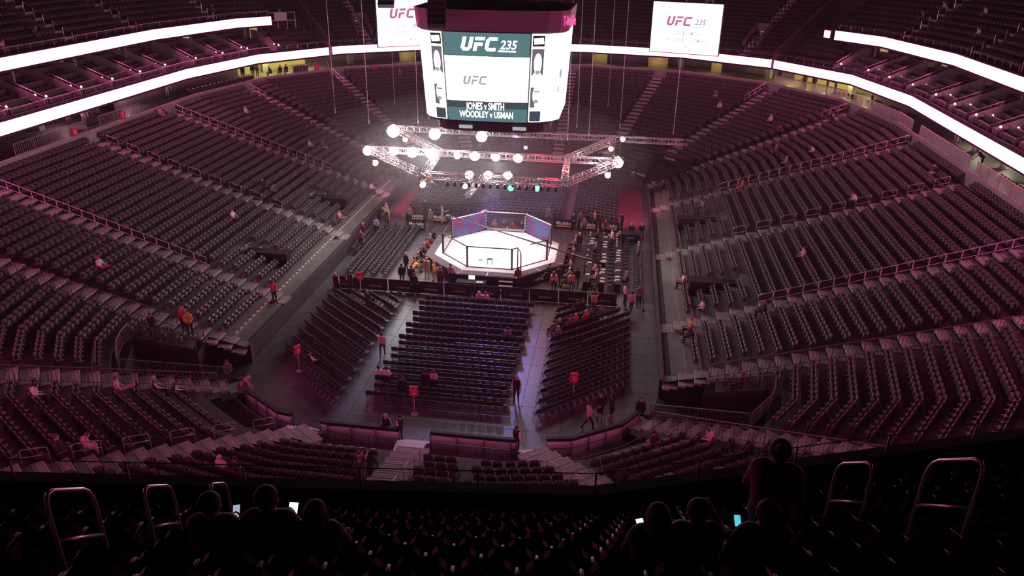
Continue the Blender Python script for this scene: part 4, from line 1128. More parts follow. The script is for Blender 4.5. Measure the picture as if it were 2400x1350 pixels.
truss('upper right diagonal truss arm running back to the right', (5.4, 2.6), (9.2, 10.3))
truss('grey truss reaching out right past the arm end', (9.5, 10.4), (15.3, 10.2))
truss('dark truss reaching out left past the lamps', (-11.9, 10.6), (-17.5, 10.2), m='plastic')
truss('dark truss bar linking the right arm ends', (9.5, 2.4), (9.4, 10.2), m='plastic')
truss('short bright truss stub at the front left corner', (-5.1, -4.4), (-3.9, -6.2))
truss('ladder truss hanging down at a slant from the front bar', (-0.6, -4.5), (-2.0, -3.2, 6.6), w=0.32)
# fixtures
def fixture(label, px, py, m, rad=0.34, z=8.15, aim=(0, 0, 1.0), group=None):
    P = unz(px, py, z); t = thing('stage_light', label, 'lamp', tuple(P)); A = np.array(aim, float)-P; A /= np.linalg.norm(A)
    F = CAM-P; F /= np.linalg.norm(F)
    d = A*0.35+F*0.65 if m != 'lamp_teal' else F; d /= np.linalg.norm(d)
    x = np.cross(d, [0, 0, 1.0]); x /= np.linalg.norm(x); y = np.cross(x, d)
    g = G(); g.tube([-d*0.42, -d*0.36, -d*0.1, d*0.0], [rad*.45, rad*.7, rad*1.06, rad*1.1], 14); hs = g.obj('housing', 'plastic', t, True)
    g = G(); g.tube([d*0.0, d*0.06, d*0.10], [rad*1.0, rad*0.85, rad*0.4], 14); g.obj('lens', m, hs)
    g = G(); g.tube([x*rad*1.15, x*rad*1.15+np.array([0, 0, .5]), -x*rad*1.15+np.array([0, 0, .5]), -x*rad*1.15], .03, 5); g.obj('yoke', 'plastic', t)
    return P
LAMPS = [(922, 307, 'lamp_white', .62, 'upper leftmost'), (1019, 314, 'lamp_white', .55, 'upper second'), (1129, 320, 'lamp_white', .52, 'upper third'), (862, 353, 'lamp_white', .42, 'far left arm end'), (873, 350, 'lamp_white', .30, 'far left arm tip'), (923, 355, 'lamp_white', .38, 'middle row first'), (967, 357, 'lamp_white', .48, 'middle row second'), (1010, 360, 'lamp_white', .46, 'middle row third'),
         (1072, 365, 'lamp_white', .30, 'middle row fourth'), (1113, 366, 'lamp_white', .42, 'middle row fifth'), (1162, 369, 'lamp_white', .36, 'middle row sixth'), (1214, 371, 'lamp_white', .40, 'middle row last'), (1100, 410, 'lamp_white', .34, 'front row first'), (1144, 411, 'lamp_white', .36, 'front row second'), (1190, 412, 'lamp_white', .34, 'front row third'),
         (1448, 381, 'lamp_white', .46, 'lower right arm end'), (1459, 326, 'lamp_white', .26, 'upper right arm end')]
for px, py, m, r, w in LAMPS: fixture('blazing white stage lamp, %s of the truss' % w, px, py, m, r)
for px, py, m, r, w in [(950, 327, 'lamp_red', .24, 'red stage lamp below the upper left arm'), (880, 382, 'lamp_amber', .24, 'amber stage lamp below the lower left arm'), (991, 433, 'lamp_amber', .25, 'warm stage lamp under the front left truss corner'), (1090, 437, 'lamp_amber', .2, 'warm stage lamp under the front bar'), (1432, 349, 'lamp_red', .24, 'red stage lamp under the right arm'),
                        (1424, 411, 'lamp_pink', .24, 'pale stage lamp under the lower right arm'), (1197, 441, 'lamp_teal', .22, 'teal stage lamp under the front bar, first'), (1259, 442, 'lamp_teal', .22, 'teal stage lamp under the front bar, second'), (1232, 346, 'lamp_red', .16, 'small red lamp on the rear right bar')]:
    fixture(w, px, py, m, r, 7.9)
# row of small unlit fixtures on the front bar
for k in range(16):
    P = np.array([-3.2+0.55*k, -4.5, 8.0]); t = thing('stage_light', 'small unlit lamp on the front truss bar, %s from left' % WORD[k+1], 'lamp', tuple(P), 0, 'unlit lamps on the front bar'); g = G(); g.lathe([(.05, 0.15), (.12, 0.1), (.15, -.2)], 8); g.obj('housing', 'plastic', t, True); g = G(); g.lathe([(.13, -.205), (.12, -.22)], 8); g.obj('lens', 'grey_print', t)
for k in range(9):
    P = np.array([1.0+0.5*k, 10.35, 8.0]); t = thing('stage_light', 'small lamp on the rear right truss bar, %s from left' % WORD[k+1], 'lamp', tuple(P), 0, 'lamps on the rear bar'); g = G(); g.lathe([(.05, 0.15), (.12, 0.1), (.15, -.2)], 8); g.obj('housing', 'plastic', t, True); g = G(); g.lathe([(.13, -.205), (.12, -.22)], 8); g.obj('lens', 'grey_print', t)
# the light these lamps throw, plus added glow points without fixtures
for i, (x, y) in enumerate(((-5.0, -4.3), (5.4, -4.3), (-5.4, 2.5), (5.4, 2.5), (0, 2.4), (0, -4.4))):
    add_light('cage_key_%d' % i, 'SPOT', (x, y, 8.1), KEY_W, (1.0, 0.97, 1.0), (x*0.15, y*0.1, 1.0), 0.3, 60, 0.45)
add_light('truss_glow_left', 'POINT', (-5.9, -0.6, 9.3), 1700, (1.0, 0.92, 0.93), size=0.4)  # bare points added to brighten the truss bars
add_light('truss_glow_arm', 'POINT', (-9.0, 1.2, 9.2), 500, (1.0, 0.9, 0.9), size=0.3)
add_light('truss_glow_front', 'POINT', (0.4, -3.6, 9.3), 700, (1.0, 0.88, 0.92), size=0.3)
add_light('truss_glow_right', 'POINT', (8.6, 2.6, 9.2), 500, (1.0, 0.8, 0.82), size=0.3)
add_light('truss_glow_red', 'POINT', (5.0, -1.4, 9.2), 800, (1.0, 0.06, 0.10), size=0.3)
add_light('wash_blue', 'SPOT', (0.5, -4.4, 8.2), 14000, (0.34, 0.24, 1.0), (0.3, -14.5, 0), 0.3, 62, 0.9)
add_light('wash_cyan', 'SPOT', (-4.6, -4.4, 8.2), 2600, (0.35, 0.9, 1.0), (-4.9, -17.0, 0), 0.3, 34, 0.9)
add_light('wash_yellow_left', 'SPOT', (-5.1, -4.4, 8.2), 1500, (1.0, 0.82, 0.30), (-6.2, -5.4, 0), 0.2, 34, 0.8)
add_light('wash_yellow_right', 'SPOT', (5.6, -4.4, 8.2), 1300, (1.0, 0.80, 0.35), (6.6, -5.2, 0), 0.2, 40, 0.8)
add_light('wash_white_right', 'SPOT', (5.4, -2.0, 8.2), 1500, (1.0, 0.95, 0.88), (14.6, -2.2, 1.2), 0.2, 26, 0.8)
add_light('wash_red_far', 'SPOT', (9.4, 9.6, 8.2), 2000, (1.0, 0.22, 0.34), (11.2, 15.0, 0), 0.2, 66, 0.7)
add_light('wash_pink_left', 'SPOT', (-11.5, 9.6, 8.2), 2200, (1.0, 0.35, 0.5), (-11.8, 14.5, 0), 0.2, 60, 0.8)
add_light('wash_violet_far', 'SPOT', (0, 9.8, 8.2), 2600, (0.55, 0.38, 1.0), (0, 17.5, 0), 0.3, 100, 0.9)
# ================================================================== FLOOR FURNITURE
def chair_back(g, m=0):
    g.prism([(-.22, 0), (.22, 0), (.225, .20), (.19, .29), (.10, .325), (-.10, .325), (-.19, .29), (-.225, .20)], (0, -.20, .50), (1, 0, 0), (0, -.16, .987), (0, .04, .006), m)
def chair_seat(g, m=0):
    g.prism([(-.22, -.20), (.22, -.20), (.215, .16), (.16, .22), (-.16, .22), (-.215, .16)], (0, 0, .42), (1, 0, 0), (0, 1, 0), (0, 0, .045), m)
def chair_side(g, s, m=0):
    g.bar((s*.215, -.26, .82), (s*.215, .20, 0), .022, m=m); g.bar((s*.20, .10, .43), (s*.20, -.24, 0), .022, m=m)
def chair_cross(g, k=3, m=0):
    if k & 1: g.bar((-.2, -.20, .06), (.2, -.20, .06), .02, m=m)
    if k & 2: g.bar((-.2, .16, .1), (.2, .16, .1), .02, m=m)
g = G(); chair_back(g); chair_seat(g); chair_side(g, 1, 1); chair_side(g, -1, 1); chair_cross(g, 3, 1); CHAIR_T = template(g)
def one(fn, *a):
    g = G(); fn(g, *a); return g
CHP = [('backrest', one(chair_back).mesh('backrest', 'chair')), ('seat', one(chair_seat).mesh('seat', 'chair')), ('side_frame', one(chair_side, 1).mesh('side_frame', 'chair_metal')), ('side_frame', one(chair_side, -1).mesh('side_frame', 'chair_metal')), ('cross_bar', one(chair_cross, 1).mesh('cross_bar', 'chair_metal')), ('cross_bar', one(chair_cross, 2).mesh('cross_bar', 'chair_metal'))]
CH = []            # (x, y, z, rz, block, row)
for j in range(16):
    y = -22.75+0.9*j; sh = 0.16 if (j//1) % 2 else -0.08
    for k in range(17):
        CH.append((-3.95+sh+0.482*k, y, 0, 0, 'centre', j))
u = np.array([.76, -.65]); nv = math.atan2(.76, .65)-math.pi/2
for j in range(-1, 13):
    y0 = -17.85+1.12*j
    for k in range(20):
        p = np.array([-11.2, y0])+u*(0.25+0.482*k)
        if p[0] > -5.75 or p[1] > -8.9 or (j == -1 and p[0] < -8.6): continue
        CH.append((p[0], p[1], 0, nv, 'slanted left', j+1))
u = np.array([.73, .685]); nv = math.atan2(.73, -.685)-math.pi/2
for j in range(0, 14):
    y0 = -23.3+1.12*j
    for k in range(20):
        p = np.array([5.75, y0])+u*(0.25+0.482*k)
        if p[0] > 10.95 or p[1] > -9.0: continue
        CH.append((p[0], p[1], 0, nv, 'slanted right', j))
for j in range(13):
    y = 11.3+0.9*j
    for k in range(20): CH.append((-5.0+0.49*k, y, 0, math.pi, 'far centre', j))
u = np.array([math.cos(R(-22)), math.sin(R(-22))])
for j in range(16):
    for k in range(14):
        p = np.array([5.7, 9.6+0.95*j])+u*(0.49*k)
        if p[0] > 9.8 or p[1] < 10.6 or p[1] > 22.6: continue
        CH.append((p[0], p[1], 0, math.pi+R(-22), 'far right', j))
u = np.array([math.cos(R(22)), math.sin(R(22))])
for j in range(16):
    for k in range(14):
        p = np.array([-10.6, 8.6+0.95*j])+u*(0.49*k)
        if p[0] > -5.5 or p[1] < 10.6 or p[1] > 22.0: continue
        CH.append((p[0], p[1], 0, math.pi+R(22), 'far left', j))
for r_, x in enumerate((-12.3, -11.3, -10.35, -9.4, -8.45)):
    for k in range(23):
        y = -5.2+0.5*k
        if x < -12 and y < -1: continue
        CH.append((x, y, 0, -math.pi/2, 'left cageside', r_))
for k in range(20): CH.append((11.75, -6.0+0.52*k, 0, math.pi/2, 'right edge', 0))
CH.sort(key=lambda p: (0 if proj(p[:3])[1] < 1340 else 1e4)+proj(p[:3])[2])
nearc, restc = CH[:300], CH[300:]
nearc.sort(key=lambda p: (p[4], p[5], proj(p[:3])[0])); csrc = None; cnt = {}
for p in nearc:
    key = (p[4], p[5]); cnt[key] = cnt.get(key, 0)+1
    lab = 'black folding chair, %s floor block, %s row from back, %s from left' % (p[4], WORD[p[5]+1], WORD[cnt[key]])
    if csrc is None:
        csrc = thing('folding_chair', lab, 'chair', p[:3], p[3], 'black folding chairs on the arena floor')
        for nm, me in CHP: link(nm, me, csrc)
    else: copy_tree(csrc, p[:3], p[3], lab)
tag(link('floor_chairs', scatter('floor_chairs', CHAIR_T, [p[:4] for p in restc], ['chair', 'chair_metal'])), 'rows of black folding chairs on the floor round the cage', 'seating', kind='stuff')

# advertising barriers
def barrier(label, x, y, w, rz, kind):
    t = thing('floor_barrier', label, 'barrier', (x, y, 0), rz, 'printed barriers round the cage')
    g = G(); g.prism([(-w/2, 0.05), (w/2, 0.05), (w/2, .98), (w/2-.05, 1.04), (-w/2+.05, 1.04), (-w/2, .98)], (0, 0.03, 0), (1, 0, 0), (0, 0, 1), (0, -0.06, 0)); pn = g.obj('panel', 'drape', t)
    for s in (-.4, .4):
        g = G(); g.box((w*s, 0, 0.025), (.06, .55, .05)); g.obj('foot', 'plastic', t)
    if kind == 'arena':
        put_text('letters', 'T-Mobile', 'red_print', pn, frame((0.05, -.04, .70), (1, 0, 0), (0, 0, 1)), size=1, bold=0.01).scale = (.26, .24, 1)
        put_text('letters', 'ARENA', 'grey_print', pn, frame((0.1, -.04, .42), (1, 0, 0), (0, 0, 1)), size=1, bold=0.01, spacing=1.25).scale = (.26, .22, 1)
    elif kind == 'beer':
        put_text('letters', 'Modelo', 'white_print', pn, frame((0, -.04, .66), (1, 0, 0), (0, 0, 1)), size=1, bold=0.012).scale = (.46, .5, 1)
        g = G(); g.box((0.02, -.04, .36), (1.35, .02, .10)); g.obj('stripe', 'gold_print', pn)
for k in range(10):
    x = -10.7+2.2*k
    barrier('black printed barrier in front of the cage, %s from left' % WORD[k+1], x, -7.65+0.02*k, 2.12, 0, 'arena')
for k, x in enumerate((-9.3, -7.0, -5.2)): barrier('black beer advert barrier behind the cage on the left, %s one' % WORD[k+1], x, 8.35, 1.95, R(2), 'beer')
barrier('black beer advert barrier standing left of the cage corner', -8.7, 6.1, 1.7, R(2), 'beer')
for k, x in enumerate((4.9, 7.2, 9.2)): barrier('black beer advert barrier behind the cage on the right, %s one' % WORD[k+1], x, 8.7, 1.9, R(-2), 'beer')
# block sign stands
def sign(label, px, py, s, rz=R(8)):
    P = unz(px, py, 0); t = thing('sign_stand', label, 'sign', tuple(P), rz)
    g = G(); g.lathe([(.22, 0), (.22, .025), (.05, .04)], 20); g.obj('base', 'grey_print', t, True)
    g = G(); g.tube([(0, 0, .03), (0, 0, 1.25)], .02, 8); g.obj('pole', 'grey_print', t, True)
    g = G(); g.box((0, 0, 1.55), (.48, .03, .66)); p = g.obj('panel', 'red_sign', t)
    g = G(); g.box((0, -.018, 1.83), (.40, .006, .05)); g.obj('strip', 'white_print', p)
    put_text('letter', s, 'white_print', p, frame((.04, -.022, 1.47), (1, 0, 0), (0, 0, 1)), size=1, bold=0.01).scale = (.36, .36, 1)
sign('red sign on a pole with the letter C behind the centre block', 972, 970, 'C'); sign('red sign on a pole with the letter D behind the slanted right block', 1343, 937, 'D')
sign('red sign on a pole by the left end of the printed barriers', 846, 690, 'A'); sign('narrow red sign on a pole turned sideways by the slanted left block', 703, 870, 'B', R(62))
# press tables right of the cage
for r_, x in enumerate((7.75, 8.95, 10.15)):
    nm = ('inner', 'middle', 'outer')[r_]
    for k in range(6):
        y = -4.0+1.9*k; t = thing('press_table', 'black draped press table in the %s row, %s from the viewer' % (nm, WORD[k+1]), 'table', (x, y, 0), 0, 'press tables beside the cage')
        g = G(); g.box((0, 0, .735), (.5, 1.86, .03)); g.obj('top', 'table_cloth', t); g = G(); g.box((-.02, 0, .36), (.46, 1.8, .72)); g.obj('skirt', 'table_cloth', t)
        for j in range(3):
            q = random.random(); yy = y-0.6+0.6*j+random.uniform(-.1, .1)
            if q < .42: 
                s = thing('paper_sheet', 'white paper on the %s press row, %s table, %s sheet' % (nm, WORD[k+1], WORD[j+1]), 'paper', (x+random.uniform(-.02, .1), yy, .752), random.uniform(-.15, .15), 'papers on the press tables'); g = G(); g.box((0, 0, .006), (.36, .24, .01)); g.obj('sheets', 'paper', s)
            if q > .62:
                s = thing('name_card', 'small folded card on the %s press row, %s table, %s card' % (nm, WORD[k+1], WORD[j+1]), 'card', (x-.2, yy+.2, .75), random.uniform(-.2, .2), 'cards on the press tables'); g = G(); g.obox((0, 0, .05), (.05, 0, .05), (0, .11, 0), (.004, 0, -.004)); g.obox((.05, 0, .05), (.05, 0, -.05), (0, .11, 0), (.004, 0, .004)); g.obj('card', 'paper', s)
    for k in range(14):
        y = -4.5+0.78*k
        t = thing('press_chair', 'black folding chair at the %s press row, %s from the viewer' % (nm, WORD[k+1]), 'chair', (x+.66, y, 0), math.pi/2+random.uniform(-.2, .2), 'chairs at the press tables')
        for n_, me in CHP: link(n_, me, t)
# big desk at the right rear, production desk in front of the cage
t = thing('production_desk', 'dark cloth desk at the right edge behind the press rows', 'table', (11.1, 6.8, 0)); g = G(); g.box((0, 0, .76), (2.0, 1.0, .04)); g.obj('top', 'table_cloth', t); g = G(); g.box((0, 0, .37), (1.9, .9, .74)); g.obj('skirt', 'table_cloth', t)
put_text('letters', 'ARENA', 'grey_print', t, frame((0, -.46, .45), (1, 0, 0), (0, 0, 1)), size=1, bold=0.01, spacing=1.25).scale = (.2, .2, 1)
P = unz(1110, 668, 0); t = thing('production_desk', 'dark cloth desk with a lit monitor in front of the cage', 'table', (P[0], -6.35, 0)); g = G(); g.box((0, 0, .76), (2.3, .7, .04)); g.obj('top', 'table_cloth', t); g = G(); g.box((0, 0, .37), (2.2, .62, .74)); g.obj('skirt', 'table_cloth', t)
dx = P[0]
t = thing('monitor', 'monitor with a bright white screen on the desk by the cage', 'monitor', (dx+.05, -6.3, .78)); g = G(); g.box((0, 0, .33), (.52, .04, .36)); cs_ = g.obj('case', 'plastic', t); g = G(); g.box((0, -.022, .33), (.48, .004, .32)); g.obj('screen', 'scr_white', cs_); g = G(); g.lathe([(.12, 0), (.1, .015), (.025, .02), (.025, .16)], 12); g.obj('stand', 'plastic', t)
for k, q in enumerate((.55, .8)):
    t = thing('paper_sheet', 'white papers beside the bright monitor, %s sheet' % WORD[k+1], 'paper', (dx+q, -6.4, .78), .2*k); g = G(); g.box((0, 0, .008), (.24, .3, .015)); g.obj('sheets', 'paper', t)
# steps up to the platform and gear around it
P = unz(1190, 668, 0); t = thing('platform_steps', 'dark portable steps up to the cage platform', 'stairs', (P[0], -6.0, 0))
for k in range(4):
    g = G(); g.box((0, -.42+.27*k, .26*(k+1)-.03), (1.1, .3, .05)); g.obj('tread', 'grey_print', t)
for s in (-1, 1):
    g = G(); g.prism([(-.6, 0), (.5, 0), (.5, 1.0), (.3, 1.0)], (s*.54-.02, 0, 0), (0, 1, 0), (0, 0, 1), (.04, 0, 0)); g.obj('stringer', 'plastic', t)
for k, (px, py) in enumerate(((1186, 660), (1182, 665), (1073, 661))):
    P = unz(px, py, 0); t = thing('towel_stack', 'small pile of white towels on the floor by the platform, %s one' % WORD[k+1], 'towels', tuple(P))
    for j in range(3):
        g = G(); g.box((random.uniform(-.03, .03), 0, .035+.07*j), (.42, .26, .06), random.uniform(-.2, .2)); g.obj('towel', 'paper', t)
# camera jib across the cage
A = unz(1052, 505, 3.4); B = unz(1372, 606, 2.6)
t = thing('camera_jib', 'long black camera crane arm crossing the view of the cage', 'camera crane', (B[0], B[1], 0)); o = np.array((B[0], B[1], 0))
g = G(); e = (B-A)/np.linalg.norm(B-A); g.tube([A-o, (A+B)/2-o, B-o, B+e*1.6-o], [.045, .06, .085, .10], 8); g.obj('arm', 'plastic', t, True)
g = G(); g.tube([B-o-np.array([0, 0, .1]), (0, 0, 1.2)], .06, 8); g.obj('column', 'plastic', t, True)
for k in range(3):
    a = R(120*k+20); g = G(); g.tube([(0, 0, 1.3), (.75*math.cos(a), .75*math.sin(a), 0.02)], .03, 6); g.obj('leg', 'plastic', t, True)
g = G(); g.box(A-o+np.array([-.1, 0, -.15]), (.3, .5, .3)); g.obj('camera_head', 'plastic', t)
g = G(); g.box(B+e*1.6-o, (.35, .35, .4)); g.obj('counterweight', 'plastic', t)
# red floor strips and tape; the far right strip is painted light
def tint(label, m, x0, x1, y0, y1): 
    t = thing('floor_runner', label, 'carpet', ((x0+x1)/2, (y0+y1)/2, 0)); g = G(); g.box((0, 0, .006), (x1-x0, y1-y0, .012)); g.obj('carpet', m, t)
tint('red floor runner along the far right aisle beside the wall', 'red_carpet', 10.0, 12.4, 9.5, 25.5)
tint('narrow red strip along the far left aisle', 'red_carpet', -12.4, -11.3, 10, 22)
tint('thin red tape line across the floor beside the press rows', 'red_carpet', 5.9, 10.8, -1.35, -1.2)
# tunnel cover at the far right corner
t = thing('tunnel_cover', 'black draped tunnel block with white lettering in the far right corner', 'tunnel', (14.6, 23.6, 0), R(-38))
g = G(); g.box((0, 0, 1.5), (5.2, 3.2, 3.0)); g.box((0.6, 1.0, 3.4), (4.0, 1.4, .9)); g.obj('drape_block', 'drape', t); put_text('letters', 'T-Mobile', 'grey_print', t, frame((0.5, -.0+.28, 3.5), (1, 0, 0), (0, 0, 1)), size=1, bold=0.01).scale = (.4, .4, 1)
put_text('letters', 'Modelo', 'grey_print', t, frame((-1.7, -1.62, 1.6), (1, 0, 0), (0, 0, 1)), size=1, bold=0.012).scale = (.4, .4, 1)
for s in (-2.4, 2.4):
    g = G(); g.box((s, -1.62, 1.5), (.08, .06, 3.0)); g.obj('frame_post', 'plastic', t)
t = thing('tunnel_cover', 'dark draped tunnel block in the far left corner under haze', 'tunnel', (-14.2, 24.2, 0), R(38)); g = G(); g.box((0, 0, 1.3), (4.4, 3.0, 2.6)); g.obj('drape_block', 'drape', t); g = G(); g.box((0, -1.52, 2.55), (4.3, .06, .1)); g.obj('rail', 'plastic', t)
# queue posts near the right entrance
pv = None
for k, (px, py) in enumerate(((1467, 725), (1506, 728), (1443, 715), (1345, 715))):
    P = unz(px, py, 0); t = thing('queue_post', 'black belt post beside the printed barriers, %s one' % WORD[k+1], 'post', tuple(P)); g = G(); g.lathe([(.17, 0), (.17, .03), (.03, .05), (.03, .95), (.045, .97), (.045, 1.02)], 12); g.obj('pole', 'plastic', t, True); g = G(); g.lathe([(.18, 0.0), (.18, .012)], 12); g.obj('base_plate', 'grey_print', t)
# ================================================================== LOGES, CONCOURSE, HALLS
def along(key, d, z=0.0):
    p = ring_pt(key, d); return np.array([p[0], p[1], z])
def ring_frame(key):
    """unit vectors: outwards, along (to the right seen from the floor centre)"""
    o = along(key, 25)-along(key, 24); o /= np.linalg.norm(o)
    if key[0] == 'C':
        k = min(3, int(key[3]/22.5)); a = R(FAC[k]+11.25); o = np.array([key[1]*math.cos(a), key[2]*math.sin(a), 0])
    return o, np.cross(o, [0, 0, 1.0])
BAYS = {}
for sx in (1, -1):
    BAYS[sx] = [('S', sx, y) for y in (-15.5, -11, -6.5, -2, 2.5, 7, 11.5, 16)]+[('C', sx, 1, a) for a in (4, 12, 20, 28)]
for sx, nm in ((1, 'right'), (-1, 'left')):
    n_l = 0
    for bi, key in enumerate(BAYS[sx]):
        o, al = ring_frame(key); c = along(key, 24.4, 11.95); q = proj(c+np.array([0, 0, 1]))
        if not (-150 < q[0] < 2550): continue
        n_l += 1; w = WORD[n_l]
        # divider: low sloping wall between boxes
        t = thing('loge_divider', 'sloping partition between balcony boxes on the %s side, %s from viewer' % (nm, w), 'partition', tuple(c)); g = G()
        g.prism([(0.1, 0), (5.7, 0.0), (5.7, 2.2), (4.2, 2.2), (0.1, 0.55)], -al*0.05, o, (0, 0, 1), al*0.1); g.obj('wall_panel', 'curb', t)
        g = G(); g.tube([o*0.15+np.array([0, 0, 0.85]), o*4.2+np.array([0, 0, 2.5])], 0.03, 6); g.obj('rail', 'steel', t)
        # sofas on the three tiers
        for tier in range(3):
            d = 25.0+2.0*tier; P = along(key, d, 11.95+0.55*tier)+al*2.2
            s = thing('loge_sofa', 'dark balcony sofa on the %s side, %s box, %s tier' % (nm, w, WORD[tier+1]), 'sofa', tuple(P), math.atan2(o[1], o[0])+math.pi/2, 'dark sofas in the balcony boxes')
            g = G(); g.box((0, 0.05, 0.24), (2.9, 0.75, 0.42)); g.obj('seat', 'seat', s); g = G(); g.box((0, -0.34, 0.52), (3.0, 0.2, 0.85)); g.obj('backrest', 'seat_pad', s)
            for sg in (-1, 1):
                g = G(); g.box((sg*1.5, 0.0, 0.32), (0.16, 0.85, 0.62)); g.obj('arm', 'seat_pad', s)
        # table with a small lit lamp
        for ti, (d, lat) in enumerate(((25.9, 0.75), (24.75, 0.55))):
            tz = 11.95; P = along(key, d, tz)+al*lat
            s = thing('side_table', 'small round table in the %s balcony, %s box, %s table' % (nm, w, WORD[ti+1]), 'table', tuple(P), 0, 'lamp tables in the balcony boxes')
            g = G(); g.lathe([(.16, 0), (.16, .02), (.03, .04), (.03, .52), (.28, .53), (.28, .56)], 12); g.obj('pedestal', 'grey_print', s, True)
            l = thing('table_lamp', 'tiny glowing table lamp in the %s balcony, %s box, %s lamp' % (nm, w, WORD[ti+1]), 'lamp', tuple(P+np.array([0, 0, 0.56])), 0, 'glowing lamps in the balcony boxes')
            g = G(); g.lathe([(.07, 0), (.07, .015), (.015, .03), (.015, .16)], 8); g.obj('stem', 'steel', l, True)
            g = G(); g.lathe([(.095, .14), (.085, .20), (.035, .28)], 10); g.obj('shade', 'lamp_small', l, True)
    # back-wall lights of the suites: pale doors
    for bi, key in enumerate(BAYS[sx][1::2]):
        o, al = ring_frame(key); P = along(key, 30.2, 13.05)+al*1.0; q = proj(P)
        if not (0 < q[0] < 2400): continue
        t = thing('suite_door', 'warm lit suite doorway behind the %s balcony, %s one' % (nm, WORD[bi+1]), 'door', tuple(P), math.atan2(o[1], o[0])+math.pi/2); g = G(); g.box((0, 0, .7), (1.1, .05, 1.4)); g.obj('leaf', 'door_warm', t); g = G(); g.box((-.6, 0.02, .72), (.1, .1, 1.5)); g.box((.6, 0.02, .72), (.1, .1, 1.5)); g.obj('jamb', 'curb', t)
    # railings on top of the two ribbon boards
    for dd_, zz, ks, lab in ((24.2, 12.1, [('S', sx, -18), ('S', sx, 19)], 'low'), (27.3, 16.0, [('S', sx, -18), ('S', sx, 19)], 'high')):
        ke = LE[sx]-0.5 if lab == 'low' else UE[sx]-0.5
        P = ring_line([(('S', sx, -18), ('S', sx, 19), dd_, zz), (('C', sx, 1, 0), ('C', sx, 1, 22.5), dd_, zz), (('C', sx, 1, 22.5), ('C', sx, 1, ke), dd_, zz)], 1.5)
        t = thing('balcony_rail', 'thin steel rail above the %s %s ribbon board' % ('lower' if lab == 'low' else 'upper', nm), 'railing', P[0]); o = np.array(P[0])
        g = G(); g.tube([np.array(p)-o+np.array([0, 0, .5]) for p in P], .025, 5); g.obj('top_rail', 'steel', t)
        for p in P:
            g = G(); q = np.array(p)-o; g.bar(q, q+np.array([0, 0, .5]), .03); g.obj('post', 'steel', t)
P = ring_line([(a, b, 24.2, 12.1) for a, b in zip(far_keys[:-1], far_keys[1:])], 1.6); t = thing('balcony_rail', 'thin steel rail above the far ribbon board', 'railing', P[0]); o = np.array(P[0])
g = G(); g.tube([np.array(p)-o+np.array([0, 0, .5]) for p in P], .025, 5); g.obj('top_rail', 'steel', t)
for p in P:
    g = G(); q = np.array(p)-o; g.bar(q, q+np.array([0, 0, .5]), .03); g.obj('post', 'steel', t)
# stair portals in the far deck
for sx, nm, a in ((-1, 'left', 52), (1, 'right', 52), (1, 'middle right', 68)):
    key = ('C', sx, 1, a); o, al = ring_frame(key); P = along(key, 27.0, 13.0)
    t = thing('stair_portal', 'pale walled stair portal in the far upper deck, %s one' % nm, 'portal', tuple(P), math.atan2(o[1], o[0])+math.pi/2)
    for s in (-1, 1):
        g = G(); g.prism([(1.6, 0), (-2.0, 0), (-2.0, 2.6), (-1.4, 2.6), (1.6, .8)], (s*.95-.07, 0, 0), (0, 1, 0), (0, 0, 1), (.14, 0, 0)); g.obj('side_wall', 'terrace_light', t)
    g = G(); g.box((0, -1.9, 2.1), (1.8, .15, 1.0)); g.obj('lintel', 'curb', t); g = G(); g.box((0.25, -2.1, .9), (.7, .05, 1.3)); g.obj('lit_doorway', 'door_warm', t)

# partitions, halls
def ring_wall(name, label, keys, d, z0, z1, m):
    w = struct(thing(name, None, None)); g = G(); strip(g, keys, [(d, z0), (d, z1), (d+.12, z1)]); g.obj('face', m, w); return w
ring_wall('wall_press_left', '', [('S', -1, 10.5), ('C', -1, 1, 0), ('C', -1, 1, 21.5)], 27.2, 8.9, 10.72, 'grey_wall')
ring_wall('wall_club_right', '', [('C', 1, 1, 22.5), ('C', 1, 1, 0), ('S', 1, 15.0)], 27.6, 8.9, 10.72, 'grey_wall')
ring_wall('wall_hall_left', '', [('C', -1, 1, 22.0), ('C', -1, 1, 22.5), ('C', -1, 1, 40.0)], 29.5, 8.9, 10.72, 'yellow_wall')
ring_wall('wall_hall_right', '', [('C', 1, 1, 46), ('C', 1, 1, 45), ('C', 1, 1, 24.0)], 30.5, 8.9, 10.72, 'yellow_wall')
for k_, (a0, a1) in enumerate(((90, 86.5), (77, 72.5), (62.5, 60))): ring_wall('wall_hall_far%d' % (k_+1), '', [('C', 1, 1, a0), ('C', 1, 1, a1)], 28.0, 8.9, 10.72, 'yellow_wall')
ring_wall('wall_hall_farleft', '', [('C', -1, 1, 61), ('C', -1, 1, 65)], 28.0, 8.9, 10.72, 'yellow_wall')
ring_wall('floor_hall_right', '', [('C', 1, 1, 44), ('C', 1, 1, 24)], 24.2, 8.915, 8.915, 'yellow_floor')
_i = 0
def hall_lamp(label, key, d, col, watts, m='lamp_yellow'):
    P = along(key, d, 10.66); t = thing('ceiling_lamp', label, 'lamp', tuple(P)); g = G(); g.lathe([(.22, 0.05), (.26, 0.0)], 14); g.obj('rim', 'white', t); g = G(); g.lathe([(.2, -.012), (.18, -.03)], 14); g.obj('lens', m, t)
    add_light('hall_light', 'POINT', tuple(P-np.array([0, 0, .18])), watts, col, size=.15)
Y_ = (1.0, 0.88, 0.30)
for k, a in enumerate((25, 29, 34, 39)): hall_lamp('round ceiling lamp of the left yellow hall, %s one' % WORD[k+1], ('C', -1, 1, a), 27.6, Y_, 150)
for k, a in enumerate((25, 30, 35, 40, 44)): hall_lamp('round ceiling lamp of the right yellow hall, %s one' % WORD[k+1], ('C', 1, 1, a), 28.0, Y_, 170)
